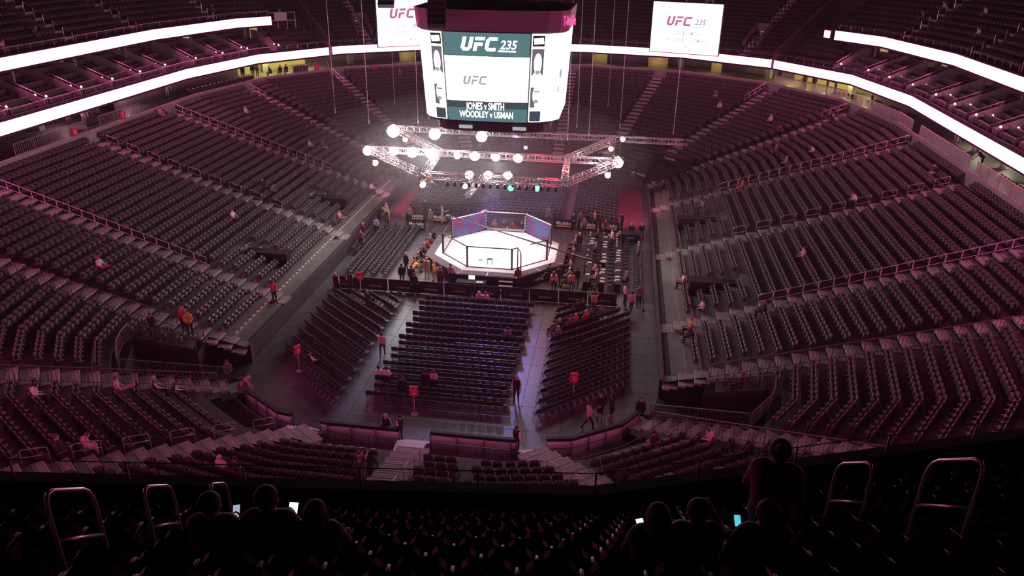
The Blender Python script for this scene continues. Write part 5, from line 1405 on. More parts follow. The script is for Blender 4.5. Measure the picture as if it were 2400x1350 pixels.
for k, a in enumerate((61.2, 74.8, 88.2)): hall_lamp('round ceiling lamp of the far yellow hall, %s one' % WORD[k+1], ('C', 1, 1, a), 26.6, Y_, 40)
hall_lamp('round ceiling lamp behind the left hanging screen', ('C', -1, 1, 63), 26.6, Y_, 40)
for k, y in enumerate((11, 5, -1, -7)): hall_lamp('round ceiling lamp over the right club seats, %s one' % WORD[k+1], ('S', 1, y), 27.5, (1.0, 0.88, 0.62), 110)
for k, y in enumerate((12, 3)): hall_lamp('dim ceiling lamp over the left concourse, %s one' % WORD[k+1], ('S', -1, y), 27.0, (1.0, 0.6, 0.75), 70)
# columns of the club on the right
for k, y in enumerate((14.0, 10.0, 4.5, 0.0)):
    P = along(('S', 1, y), 26.6, 8.9); t = thing('club_column', 'white slanted column in the right club hall, %s one' % WORD[k+1], 'column', tuple(P)); g = G(); g.tube([(0.3, 0, 0), (0, 0, 1.82)], [.22, .30], 12); g.obj('shaft', 'white', t, True); g = G(); g.lathe([(.34, 0), (.34, .08)], 12, (.3, 0, 0)); g.obj('foot', 'curb', t)
# club chairs behind the kerb
def club_chair(label, P, rz):
    t = thing('club_chair', label, 'chair', tuple(P), rz, 'dark chairs behind the kerb fences')
    for n_, me in CHP[:4]: link(n_, me, t)
k = 0
for y0, n in ((11.8, 9), (-0.5, 10)):
    for j in range(n):
        k += 1; club_chair('dark chair in the right club row behind glass, %s from far end' % WORD[k], along(('S', 1, y0-.58*j), 24.4, 8.9), math.pi/2)
for j in range(9): club_chair('dark chair at the right bend behind glass, %s one' % WORD[j+1], along(('C', 1, 1, 16.5-1.8*j), 24.4, 8.9), math.pi/2+R(11))
for j in range(8): club_chair('dark chair on the left concourse behind the fence, %s one' % WORD[j+1], along(('S', -1, 2.8+.7*j), 24.5, 8.9), -math.pi/2)
for j in range(6): club_chair('dark chair in the right yellow hall, %s one' % WORD[j+1], along(('C', 1, 1, 27-1.1*j), 24.4, 8.9), math.pi/2+R(33))
# press desk on the left
for j in range(4):
    key = ('C', -1, 1, 2+5.0*j); o, al = ring_frame(key); P = along(key, 24.0, 8.9)
    t = thing('press_desk', 'long black draped press desk on the left stand top, %s from viewer' % WORD[j+1], 'table', tuple(P), math.atan2(o[1], o[0])+math.pi/2); g = G(); g.box((0, 0, .80), (2.9, .75, .04)); g.obj('top', 'table_cloth', t); g = G(); g.box((0, .33, .35), (2.9, .05, .95)); g.obj('drape', 'drape', t)
    for q in range(4):
        c = P+al*(-1.1+.72*q)+np.array([0, 0, .82]); s = thing('paper_sheet', 'scatter of white papers on the left press desk, %s desk, %s pile' % (WORD[j+1], WORD[q+1]), 'paper', tuple(c), random.uniform(0, 3), 'papers on the left press desk'); g = G(); g.box((0, 0, .01), (.36, .24, .015)); g.box((.05, .03, .05), (.12, .2, .08), .4); g.obj('sheets', 'paper', s)
t = thing('hall_desk', 'black box desk in front of the left yellow hall', 'table', tuple(along(('C', -1, 1, 33), 23.9, 8.9)), R(60)); g = G(); g.box((0, 0, .55), (1.9, .6, 1.1)); g.obj('body', 'table_cloth', t); g = G(); g.box((0, 0, 1.12), (2.0, .7, .05)); g.obj('top', 'plastic', t)
# camera platform at the top of the left corner
P = along(('C', -1, 1, 36), 30.5, 14.4); t = thing('camera_platform', 'pale draped camera platform at the top left above the corner seats', 'platform', tuple(P), R(40)); g = G(); g.box((0, 0, .6), (3.6, 2.0, .1)); g.obj('deck', 'grey_print', t); g = G(); g.box((-.2, -.98, 1.1), (1.6, .06, .95)); g.obj('drape', 'white', t)
for s in (-1.7, -.6, .6, 1.7):
    g = G(); g.bar((s, -.95, -1.0), (s, -.95, 1.6), .06); g.obj('post', 'steel', t)
g = G(); g.bar((-1.75, -.95, 1.6), (1.75, -.95, 1.6), .05); g.obj('rail', 'steel', t); g = G(); g.lathe([(.3, .65), (.35, 1.3), (.1, 1.9)], 10); g.obj('covered_camera', 'white', t, True)
# banners on the far kerb for colour: dark fascia of press boxes at right bend
for k, a in enumerate((2, 8, 14)):
    key = ('C', 1, 1, a); P = along(key, 24.9, 8.9); o, al = ring_frame(key); t = thing('bar_table', 'dark high table at the right bend behind glass, %s one' % WORD[k+1], 'table', tuple(P), math.atan2(o[1], o[0])+math.pi/2); g = G(); g.box((0, 0, 1.0), (1.6, .5, .05)); g.obj('top', 'plastic', t)
    for s in (-.7, .7):
        g = G(); g.bar((s, 0, 0), (s, 0, 1.0), .06); g.obj('leg', 'plastic', t)
# ================================================================== PEOPLE
def surface_nets(F, org, h):
    s = F < 0; nx, ny, nz = F.shape
    cs = np.zeros((nx-1, ny-1, nz-1), int)
    for i in (0, 1):
        for j in (0, 1):
            for k in (0, 1): cs += s[i:nx-1+i, j:ny-1+j, k:nz-1+k]
    act = (cs > 0) & (cs < 8); idx = -np.ones(act.shape, int); cells = np.argwhere(act); idx[act] = np.arange(len(cells))
    acc = np.zeros((len(cells), 3)); cnt = np.zeros(len(cells))
    I, J, K = cells.T
    def corner(o): return F[I+o[0], J+o[1], K+o[2]]
    for ax in range(3):
        for a in (0, 1):
            for b in (0, 1):
                o0 = [0, 0, 0]; o0[(ax+1) % 3] = a; o0[(ax+2) % 3] = b; o1 = list(o0); o1[ax] = 1
                f0, f1 = corner(o0), corner(o1); m = (f0 < 0) != (f1 < 0)
                t = np.where(m, f0/(f0-f1+1e-12), 0); p = np.tile(np.array(o0, float), (len(cells), 1)); p[:, ax] = t
                acc[m] += p[m]; cnt[m] += 1
    V = (cells+acc/cnt[:, None])*h+org
    Q = []
    for ax in range(3):
        b, c = (ax+1) % 3, (ax+2) % 3
        sl0 = [slice(None)]*3; sl1 = [slice(None)]*3; sl0[ax] = slice(0, -1); sl1[ax] = slice(1, None)
        A, B = s[tuple(sl0)], s[tuple(sl1)]; e = np.argwhere(A != B)
        e = e[(e[:, b] > 0) & (e[:, c] > 0) & (e[:, b] < F.shape[b]-1) & (e[:, c] < F.shape[c]-1)]
        ins = A[tuple(e.T)]
        def cell(db, dc):
            q = e.copy(); q[:, b] -= db; q[:, c] -= dc; return idx[tuple(q.T)]
        q = np.stack([cell(1, 1), cell(0, 1), cell(0, 0), cell(1, 0)], 1)
        q[~ins] = q[~ins][:, ::-1]; Q.append(q)
    return V, np.concatenate(Q)
def caps_field(caps, P, k=0.028):
    """smooth union of tapered capsules; returns field and nearest label"""
    best = np.full(P.shape[:-1], 9.0); lab = np.zeros(P.shape[:-1], int); out = None
    for (a, b, ra, rb, l) in caps:
        a = np.array(a, float); b = np.array(b, float); ab = b-a; t = np.clip(((P-a)@ab)/(ab@ab+1e-9), 0, 1)
        d = np.linalg.norm(P-a-t[..., None]*ab, axis=-1)-(ra+(rb-ra)*t)
        m = d < best; best = np.where(m, d, best); lab = np.where(m, l, lab)
        if out is None: out = d
        else:
            hh = np.clip(0.5+0.5*(out-d)/k, 0, 1); out = out*(1-hh)+d*hh-k*hh*(1-hh)
    return out, lab
def V3(*a): return np.array(a, float)
def pose(kind):
    J = dict(pel=V3(0, 0, .96), neck=V3(0, 0, 1.47), head=V3(0, .01, 1.63))
    for s, n in ((1, 'r'), (-1, 'l')):
        J['hip'+n] = V3(s*.095, 0, .93); J['kn'+n] = V3(s*.11, .02, .50); J['an'+n] = V3(s*.115, -.03, .09); J['to'+n] = V3(s*.13, .14, .04)
        J['sh'+n] = V3(s*.185, 0, 1.42); J['el'+n] = V3(s*.245, -.02, 1.13); J['wr'+n] = V3(s*.25, .06, .88); J['ha'+n] = V3(s*.245, .09, .79)
    def arm(n, el, wr, ha): J['el'+n], J['wr'+n], J['ha'+n] = V3(*el), V3(*wr), V3(*ha)
    def sitlegs(z=.47):
        dz = z-.93
        for k in ('pel', 'neck', 'head', 'shr', 'shl', 'elr', 'ell', 'wrr', 'wrl', 'har', 'hal', 'hipr', 'hipl'): J[k] = J[k]+V3(0, -.05, dz)
        for s, n in ((1, 'r'), (-1, 'l')):
            J['kn'+n] = V3(s*.13, .40, .50); J['an'+n] = V3(s*.13, .40, .09); J['to'+n] = V3(s*.14, .57, .04)
    if kind == 'clasp':
        for s, n in ((1, 'r'), (-1, 'l')): arm(n, (s*.25, .0, 1.14), (s*.09, .19, 1.03), (s*.02, .22, 1.0))
    elif kind == 'walk':
        J['knr'] = V3(.1, .20, .52); J['anr'] = V3(.1, .26, .10); J['tor'] = V3(.1, .42, .06); J['knl'] = V3(-.1, -.08, .50); J['anl'] = V3(-.1, -.36, .15); J['tol'] = V3(-.1, -.22, .04)
        arm('r', (.24, -.13, 1.15), (.24, -.12, .90), (.24, -.10, .81)); arm('l', (-.24, .12, 1.15), (-.23, .30, .98), (-.22, .36, .92))
    elif kind == 'phone':
        arm('r', (.27, .10, 1.18), (.16, .22, 1.42), (.13, .19, 1.51))
    elif kind == 'hold':
        for s, n in ((1, 'r'), (-1, 'l')): arm(n, (s*.24, .06, 1.15), (s*.10, .30, 1.20), (s*.05, .34, 1.24))
    elif kind == 'reach':
        arm('r', (.25, .20, 1.25), (.20, .44, 1.32), (.18, .53, 1.34))
    elif kind == 'raise':
        arm('r', (.30, .10, 1.55), (.22, .16, 1.76), (.18, .18, 1.82)); arm('l', (-.30, .10, 1.50), (-.18, .2, 1.66), (-.12, .22, 1.70))
    elif kind == 'bend':
        c, s_ = math.cos(R(52)), math.sin(R(52))
        for k in ('neck', 'head', 'shr', 'shl', 'elr', 'ell', 'wrr', 'wrl', 'har', 'hal'):
            v = J[k]-J['pel']; J[k] = J['pel']+V3(v[0], v[1]*c+v[2]*s_, -v[1]*s_+v[2]*c)
        for s, n in ((1, 'r'), (-1, 'l')): arm(n, (s*.2, .42, 1.0), (s*.16, .58, .80), (s*.14, .62, .72))
    elif kind in ('sit', 'sitphone', 'slump', 'sitlegup'):
        sitlegs()
        for s, n in ((1, 'r'), (-1, 'l')): arm(n, (s*.25, .04, .74), (s*.16, .26, .62), (s*.13, .34, .58))
        if kind == 'sitphone':
            arm('r', (.24, .05, .70), (.12, .27, .64), (.075, .33, .665)); arm('l', (-.24, .05, .70), (-.12, .27, .63), (-.065, .33, .65))
        if kind == 'slump':
            J['neck'] += V3(0, .14, -.05); J['head'] += V3(0, .24, -.10)
            for n in 'rl': J['sh'+n] += V3(0, .12, -.05)
        if kind == 'sitlegup':
            J['knr'] = V3(.12, .42, .62); J['anr'] = V3(.13, .82, .70); J['tor'] = V3(.13, .88, .82); J['knl'] = V3(-.10, .42, .60); J['anl'] = V3(-.10, .80, .66); J['tol'] = V3(-.10, .86, .78)
    elif kind == 'sitraise':
        sitlegs(); arm('r', (.28, .10, .80), (.17, .14, 1.02), (.13, .10, 1.10)); arm('l', (-.25, .04, .74), (-.14, .28, .66), (-.1, .34, .64))
    return J
def body_caps(J, skirt=False):
    c = []; hd = J['head']; nk = J['neck']; pel = J['pel']
    c.append((hd+V3(0, .005, -.045), hd+V3(0, -.012, .035), .078, .094, 0)); c.append((hd+V3(0, .045, -.085), hd+V3(0, .03, -.06), .042, .05, 0))
    c.append((hd+V3(0, .09, -.035), hd+V3(0, .082, .01), .02, .012, 0))
    for s in (1, -1): c.append((hd+V3(s*.088, -.01, -.03), hd+V3(s*.092, -.015, .005), .015, .018, 0))
    c.append((hd+V3(0, -.02, -.06), nk+V3(0, 0, -.02), .055, .062, 0))
    shm = (J['shr']+J['shl'])/2
    c.append((J['shr']*.85+J['shl']*.15, J['shl']*.85+J['shr']*.15, .085, .085, 1)); c.append((nk+V3(0, 0, -.03), shm, .075, .09, 1))
    up = shm-pel
    for n in 'rl':
        c.append((J['sh'+n]*.62+shm*.38-up*.06, J['hip'+n]*.9+pel*.1+up*.12, .118, .108, 1)); c.append((pel+up*.02, J['hip'+n], .125, .115, 3))
        c.append((J['sh'+n], J['el'+n], .062, .048, 2)); c.append((J['el'+n], J['wr'+n], .046, .034, 2)); c.append((J['wr'+n], J['ha'+n], .030, .036, 0))
        c.append((J['hip'+n], J['kn'+n], .095, .064, 3)); c.append((J['kn'+n], J['an'+n], .060, .045, 5 if skirt else 3)); c.append((J['an'+n]+V3(0, 0, -.02), J['to'+n], .046, .036, 4))
    if skirt: c.append((pel+V3(0, 0, .02), pel+V3(0, .01, -.32), .15, .17, 3))
    return c
_bodies = {}
def body_mesh(kind, skirt=False, h=0.03):
    key = (kind, skirt, h)
    if key in _bodies: return _bodies[key]
    J = pose(kind); caps = body_caps(J, skirt)
    pts = np.array([p for c in caps for p in c[:2]]); lo = pts.min(0)-.22; hi = pts.max(0)+.22
    n = np.ceil((hi-lo)/h).astype(int)+1
    X = np.stack(np.meshgrid(*[lo[i]+h*np.arange(n[i]) for i in range(3)], indexing='ij'), -1)
    F, _ = caps_field(caps, X); V, Q = surface_nets(F, lo, h)
    _, lab = caps_field(caps, V[Q].mean(1))
    lab = np.where(lab == 5, 0, lab)
    v = [tuple(p) for p in V]; f = [tuple(int(i) for i in q) for q in Q]; mi = [int(q) for q in lab]
    # fingers: four unequal fingers and a thumb from each palm
    g = G()
    for s, nn in ((1, 'r'), (-1, 'l')):
        w, p = J['wr'+nn], J['ha'+nn]; d = (p-w)/np.linalg.norm(p-w); side = np.cross(d, V3(0, 1, 0) if abs(d[1]) < .8 else V3(0, 0, 1)); side /= np.linalg.norm(side); cu = np.cross(side, d)
        if cu@V3(-s, .3, 0) < 0: cu = -cu
        for q in range(4):
            L = (.062, .075, .07, .055)[q]; b = p+side*(q-1.5)*.019+d*.012
            g.tube([b, b+d*(.02+L*.45)+cu*.006, b+d*(.02+L*.8)+cu*.028, b+d*(.012+L*.8)+cu*.05], [.0105, .010, .009, .007], 5)
        th = p-d*.03+side*.03*(1 if s > 0 else -1)
        g.tube([th, th+d*.03+side*.03*(1 if s > 0 else -1)+cu*.012, th+d*.06+side*.034*(1 if s > 0 else -1)+cu*.022], [.012, .011, .008], 5)
    b0 = len(v); v += g.v; f += [tuple(i+b0 for i in q) for q in g.f]; mi += [0]*len(g.f)
    me = bpy.data.meshes.new('person_'+kind); me.from_pydata(v, [], f)
    for m in range(5): me.materials.append(M['black'])
    me.polygons.foreach_set('material_index', mi); me.polygons.foreach_set('use_smooth', [True]*len(f)); me.update()
    _bodies[key] = (me, J['head']); return _bodies[key]
_hair = {}
def hair_mesh(style):
    if style in _hair: return _hair[style]
    h = 0.02; lo = V3(-.2, -.26, -.42); n = [21, 24, 30]
    X = np.stack(np.meshgrid(*[lo[i]+h*np.arange(n[i]) for i in range(3)], indexing='ij'), -1)
    F, _ = caps_field([(V3(0, .0, -.02), V3(0, -.018, .035), .088, .105, 0)], X)
    cut = (X[..., 1]-.035)-1.25*(X[..., 2]-.03)
    if style == 'cap': cut = (.035-X[..., 2])
    F = np.maximum(F, cut)
    if style == 'long':
        L, _ = caps_field([(V3(0, -.05, .02), V3(0, -.085, -.26), .105, .10, 0), (V3(.07, -.02, 0), V3(.10, -.03, -.2), .05, .045, 0), (V3(-.07, -.02, 0), V3(-.10, -.03, -.2), .05, .045, 0)], X)
        L = np.maximum(L, X[..., 1]-.03); F = np.minimum(F, L)
    if style == 'bun':
        L, _ = caps_field([(V3(0, -.10, .09), V3(0, -.11, .10), .05, .05, 0)], X); F = np.minimum(F, L)
    if style == 'cap':
        L, _ = caps_field([(V3(-.05, .10, .045), V3(.05, .10, .045), .045, .045, 0)], X); F = np.minimum(F, np.maximum(L, np.abs(X[..., 2]-.048)-.014))
    V, Q = surface_nets(F, lo, h); me = bpy.data.meshes.new('hair_'+style); me.from_pydata([tuple(p) for p in V], [], [tuple(int(i) for i in q) for q in Q])
    me.materials.append(M['black']); me.polygons.foreach_set('use_smooth', [True]*len(Q)); me.update(); _hair[style] = me; return me
PAL = dict(skin=(.55, .33, .25), skin2=(.36, .20, .14), skin3=(.16, .09, .065), white=(.72, .70, .70), vest=(.018, .017, .019), black=(.02, .02, .022), navy=(.03, .035, .075), grey=(.16, .15, .155), tan=(.42, .32, .22), red=(.55, .05, .06), pink=(.62, .36, .38), blue=(.22, .28, .42), brown=(.10, .06, .045), jeans=(.07, .075, .11), yellow=(.62, .50, .10), beige=(.48, .40, .32), blond=(.45, .32, .15), silver=(.45, .44, .43), dark=(.025, .018, .015), maroon=(.16, .03, .04))
_pm2 = {}
def pm(c):
    if c not in _pm2: _pm2[c] = mat('cloth_'+c, PAL[c], 0.75 if 'skin' not in c else 0.55)
    return _pm2[c]
PEOPLE = 0
def person(P, rz, kind, top, legs, hair, label, sleeves=None, skin='skin', style='short', skirt=False, group=None, res=0.03, scale=1.03, shoes='black'):
    global PEOPLE
    me, head = body_mesh(kind, skirt, res); t = thing('person', label, 'person', tuple(P), R(rz), group); t.scale = (scale,)*3
    b = link('body', me, t)
    for i, c in enumerate((skin, top, sleeves or top, legs, shoes)):
        b.material_slots[i].link = 'OBJECT'; b.material_slots[i].material = pm(c)
    if hair:
        o = link('hair' if style != 'cap' else 'cap', hair_mesh(style), t); o.location = tuple(head); o.material_slots[0].link = 'OBJECT'; o.material_slots[0].material = pm(hair)
    PEOPLE += 1; return t
# ---- standing on the floor: (foot x, foot y, facing, pose, top, legs, hair, label, extras)
VS = dict(sleeves='white')
floor_people = [
 (1210, 943, 178, 'stand', 'vest', 'black', 'silver', 'person in black vest and white sleeves standing alone in the right centre aisle', VS),
 (897, 838, 8, 'walk', 'pink', 'jeans', 'dark', 'person in a loose pale shirt walking away along the left centre aisle', {}),
 (1378, 1008, -75, 'walk', 'pink', 'black', 'black', 'person in white shirt and black cap walking past the D sign', dict(style='cap')),
 (1405, 985, 165, 'clasp', 'black', 'black', 'brown', 'person in a black blazer and skirt facing the viewer near the D sign', dict(style='long', skirt=True)),
 (1432, 985, 80, 'stand', 'black', 'black', 'dark', 'long-haired person in a black blazer and skirt turned sideways', dict(style='long', skirt=True)),
 (790, 690, 5, 'stand', 'vest', 'black', 'silver', 'person in black vest seen from behind at the left barrier end', VS),
 (822, 686, 40, 'clasp', 'vest', 'black', 'brown', 'person in black vest beside the red sign at the left barrier end', VS),
 (1057, 668, 3, 'hold', 'beige', 'black', 'brown', 'person in a pinkish shirt seen from behind at the platform left', {}),
 (1213, 676, 20, 'stand', 'maroon', 'brown', 'maroon', 'person in a reddish long coat beside the platform steps', dict(style='long')),
 (1350, 676, 5, 'stand', 'black', 'black', 'black', 'person all in black seen from behind on the yellow floor right of cage', {}),
 (1338, 688, 5, 'stand', 'tan', 'jeans', 'brown', 'person in a tan shirt seen from behind at the right barrier', {}),
 (1308, 672, 30, 'stand', 'navy', 'black', 'dark', 'tall person in navy at the cage right front corner', {}),
 (1287, 668, -20, 'hold', 'navy', 'black', 'dark', 'person in navy turned towards the platform right side', {}),
 (1297, 686, 0, 'stand', 'pink', 'black', 'maroon', 'person in a pink top standing behind the right barriers', dict(style='long')),
 (1463, 716, -70, 'stand', 'pink', 'black', 'brown', 'person in a pale pink shirt at the belt post by the right wall', {}),
 (1478, 736, 10, 'walk', 'pink', 'jeans', 'black', 'person in a pale shirt walking away beside the right wall', {}),
 (1496, 720, 175, 'clasp', 'grey', 'black', 'brown', 'person in a grey jacket and red tie facing the viewer by the wall', {}),
 (1390, 738, 0, 'raise', 'tan', 'brown', 'brown', 'person standing with raised arms photographing at the right barriers', {}),
 (1357, 590, 180, 'stand', 'black', 'navy', 'silver', 'person in a black T-shirt walking towards the viewer right of the cage', {}),
 (1433, 582, 95, 'hold', 'white', 'black', 'brown', 'person in a white shirt standing between the press rows', {}),
 (1494, 612, 100, 'stand', 'grey', 'black', 'silver', 'person in a grey jacket by the right edge chairs', {}),
 (1285, 526, 180, 'stand', 'grey', 'grey', 'brown', 'person in a grey suit behind the cage right corner', {}),
 (1343, 541, 185, 'clasp', 'navy', 'black', 'brown', 'person in a dark navy suit behind the beer barriers, leftmost of the trio', {}),
 (1359, 537, 180, 'stand', 'grey', 'black', 'brown', 'person in a grey suit facing the viewer among the right rear trio', {}),
 (1393, 535, 90, 'reach', 'tan', 'black', 'brown', 'person in a tan shirt reaching out by the right beer barriers', {}),
 (1456, 540, 120, 'clasp', 'black', 'black', 'black', 'person all in black by the red runner', {}),
 (1368, 553, 170, 'stand', 'grey', 'black', 'brown', 'person in dull grey at the head of the inner press row', {}),
 (907, 517, 150, 'stand', 'beige', 'beige', 'blond', 'person in beige leaning by the left cageside rows', {}),
 (912, 520, 120, 'bend', 'tan', 'beige', 'blond', 'person in tan bending beside the beige one at the left rows', {}),
 (883, 553, 5, 'stand', 'blue', 'black', 'brown', 'person in a blue-grey shirt standing between left cageside rows', {}),
 (853, 566, 150, 'stand', 'maroon', 'brown', 'blond', 'person in reddish clothes at the end of the left cageside rows', {}),
 (848, 583, 175, 'stand', 'grey', 'black', 'black', 'person in dark grey at the near end of the left cageside rows', {}),
 (1037, 525, -80, 'reach', 'beige', 'beige', 'blond', 'person in a yellowish shirt behind the cage left corner', {}),
 (1010, 533, -20, 'stand', 'grey', 'grey', 'silver', 'person in grey by the left beer barriers', {}),
 (998, 508, 180, 'stand', 'black', 'black', 'brown', 'person in a dark suit behind the left beer barriers', {}),
 (962, 527, 160, 'hold', 'grey', 'black', 'brown', 'person in a grey jacket beside the left beer barriers', {}),
 (968, 655, -50, 'bend', 'yellow', 'tan', 'blond', 'person in yellow light bending over the kit left of the cage', {}),
 (1001, 652, 175, 'stand', 'beige', 'beige', 'blond', 'person in beige standing in yellow light left of the cage', {}),
 (1017, 660, 100, 'stand', 'yellow', 'tan', 'blond', 'long-haired person in yellowish clothes left of the cage', dict(style='long')),
 (1029, 668, 30, 'hold', 'white', 'beige', 'brown', 'person in white by the left platform corner', {}),
 (943, 668, 20, 'stand', 'black', 'black', 'black', 'dark silhouetted person left of the yellow lit kit', {}),
 (953, 640, 150, 'stand', 'black', 'black', 'blond', 'fair-haired person in black behind the left kit', {}),
 (966, 672, 10, 'stand', 'navy', 'black', 'black', 'dark-clothed person seen from behind at the left front barriers', {}),
 (1033, 676, 0, 'stand', 'maroon', 'black', 'maroon', 'person in dusky red behind the barriers left of the desk', {}),
 (540, 905, -170, 'clasp', 'grey', 'black', 'dark', 'person in a grey suit at the mouth of the left tunnel', {}),
 (568, 938, -60, 'bend', 'pink', 'jeans', 'pink', 'person in a pale shirt leaning on the left corner rail', {}),
 (1498, 995, 160, 'stand', 'black', 'black', 'brown', 'person in dark clothes in the shade by the right corner boards', {}),
 (972, 690, 0, 'stand', 'black', 'black', 'brown', 'person in black half hidden by the barriers below the bent figure', {}),
]
used = 0
for (px, py, rz, kd, top, legs, hair, lab, ex) in floor_people:
    P = unz(px, py, 0.0); person((P[0], P[1], 0.02), rz, kd, top, legs, hair, lab, **ex)
# standing behind the near boards: placed by head height
for (px, py, rz, kd, lab, hair) in ((932, 980, 70, 'phone', 'person in black vest with a hand to the face by the near boards', 'dark'), (890, 995, 0, 'hold', 'person in black vest with bent arms seen from behind at the near boards', 'silver'), (1210, 1004, -40, 'stand', 'person in black vest standing at the right end of the near boards', 'brown')):
    P = unz(px, py, 1.82); person((P[0], max(P[1], -26.6), 0.02), rz, kd, 'vest', 'black', hair, lab, sleeves='white')
# seated on folding chairs
def seat_floor(px, py): return min(CH, key=lambda c: (lambda q: (q[0]-px)**2+(q[1]-py)**2)(proj((c[0], c[1], .62))))
for (px, py, kd, top, legs, hair, lab, ex) in [
 (888, 884, 'sit', 'white', 'black', 'dark', 'person in white shirt seated at the row end, left of a pair', {}),
 (908, 888, 'sit', 'white', 'black', 'dark', 'person in white shirt seated right of a pair at the row end', {}),
 (935, 896, 'sit', 'black', 'black', 'dark', 'person in black seated behind the white-shirted pair', {}),
 (1000, 890, 'sit', 'black', 'black', 'dark', 'person in black seated in the middle of the centre block', {}),
 (1024, 892, 'slump', 'pink', 'black', 'brown', 'person in a pale top slumped in the centre block', {}),
 (1186, 790, 'slump', 'grey', 'black', 'black', 'person seated alone at the right edge of the centre block', {}),
 (862, 700, 'sit', 'black', 'black', 'silver', 'grey-haired person seated in the slanted left block', {}),
 (1118, 690, 'sit', 'pink', 'black', 'blond', 'fair-haired person in pink seated at the front of the centre block', dict(style='long')),
 (1136, 692, 'sit', 'pink', 'black', 'brown', 'person in pink shirt seated beside the fair-haired one at front', {}),
 (1284, 765, 'sit', 'grey', 'black', 'brown', 'person in grey seated at the left edge of the slanted right block', {}),
 (1306, 762, 'sit', 'black', 'black', 'silver', 'grey-haired person in black, second in the right block group', {}),
 (1330, 758, 'sit', 'grey', 'black', 'brown', 'person in dark grey, third in the right block group', {}),
 (1345, 752, 'sit', 'red', 'black', 'silver', 'person in red seated amid the right block group', {}),
 (1367, 744, 'sit', 'red', 'black', 'pink', 'person in a salmon red shirt, largest of the right block group', {}),
 (1388, 742, 'sit', 'navy', 'black', 'brown', 'person in navy at the right of the block group', {}),
 (1405, 735, 'sit', 'grey', 'black', 'brown', 'person in grey at the far right of the block group', {}),
 (1308, 790, 'sit', 'grey', 'black', 'silver', 'person in grey seated one row behind the right block group', {}),
 (1352, 722, 'sit', 'black', 'black', 'dark', 'person in black in the front rows of the slanted right block', {}),
 (1375, 715, 'sit', 'black', 'black', 'brown', 'person with a lit paper in the front of the slanted right block', {}),
 (728, 842, 'sit', 'vest', 'black', 'dark', 'person in black vest seated beside the narrow red sign', VS)]:
    c = seat_floor(px, py); person((c[0], c[1], 0.02), math.degrees(c[3]), kd, top, legs, hair, lab, **ex)
# press people
for k, (px, py, top, lab) in enumerate(((1400, 552, 'maroon', 'person in dark red at the far inner press table'), (1395, 585, 'grey', 'person in grey bent over the inner press row'), (1396, 650, 'pink', 'person in a pale pink shirt at the inner press row'), (1394, 632, 'pink', 'grey-haired person at the inner press row'), (1466, 655, 'grey', 'person in grey at the outer press row'), (1450, 560, 'black', 'person in black at the outer press row far end'), (1420, 530, 'maroon', 'bald person in dark red behind the press rows'), (1480, 540, 'black', 'person in a dark suit at the rear desk'), (1504, 540, 'black', 'person in black at the right end of the rear desk'))):
    P = unz(px, py, .62); person((P[0], P[1], 0.0), 90 if k < 6 else 180, 'sit', top, 'black', ('brown', 'silver', 'pink')[k % 3], lab)
for k in range(9):
    yy = -4.6+1.05*k; person((6.25+.05*(k % 3), yy, 0.0), 90, 'sit', ('black', 'grey', 'navy', 'tan', 'black')[k % 5], 'black', ('brown', 'silver', 'blond')[k % 3], 'person seated at cageside on the right, %s from the viewer' % WORD[k+1], group='people seated cageside')
    t = thing('cageside_chair', 'black chair at cageside on the right, %s from the viewer' % WORD[k+1], 'chair', (6.25+.05*(k % 3), yy, 0), math.pi/2, 'chairs at cageside')
    for n_, me in CHP: link(n_, me, t)
for k in range(7):
    yy = -3.5+1.1*k; person((-6.3, yy, 0.0), -90, 'sit', ('red', 'grey', 'black', 'grey')[k % 4], 'black', ('brown', 'silver')[k % 2], 'person seated at cageside on the left, %s from the viewer' % WORD[k+1], group='people seated cageside')
    t = thing('cageside_chair', 'black chair at cageside on the left, %s from the viewer' % WORD[k+1], 'chair', (-6.3, yy, 0), -math.pi/2, 'chairs at cageside')
    for n_, me in CHP: link(n_, me, t)
for k in range(6): person((-2.2+.85*k, 6.55, 0.0), 180, 'sit', ('black', 'pink', 'grey', 'red')[k % 4], 'black', ('brown', 'silver', 'blond')[k % 3], 'person seated behind the cage, %s from left' % WORD[k+1], group='people seated behind the cage')
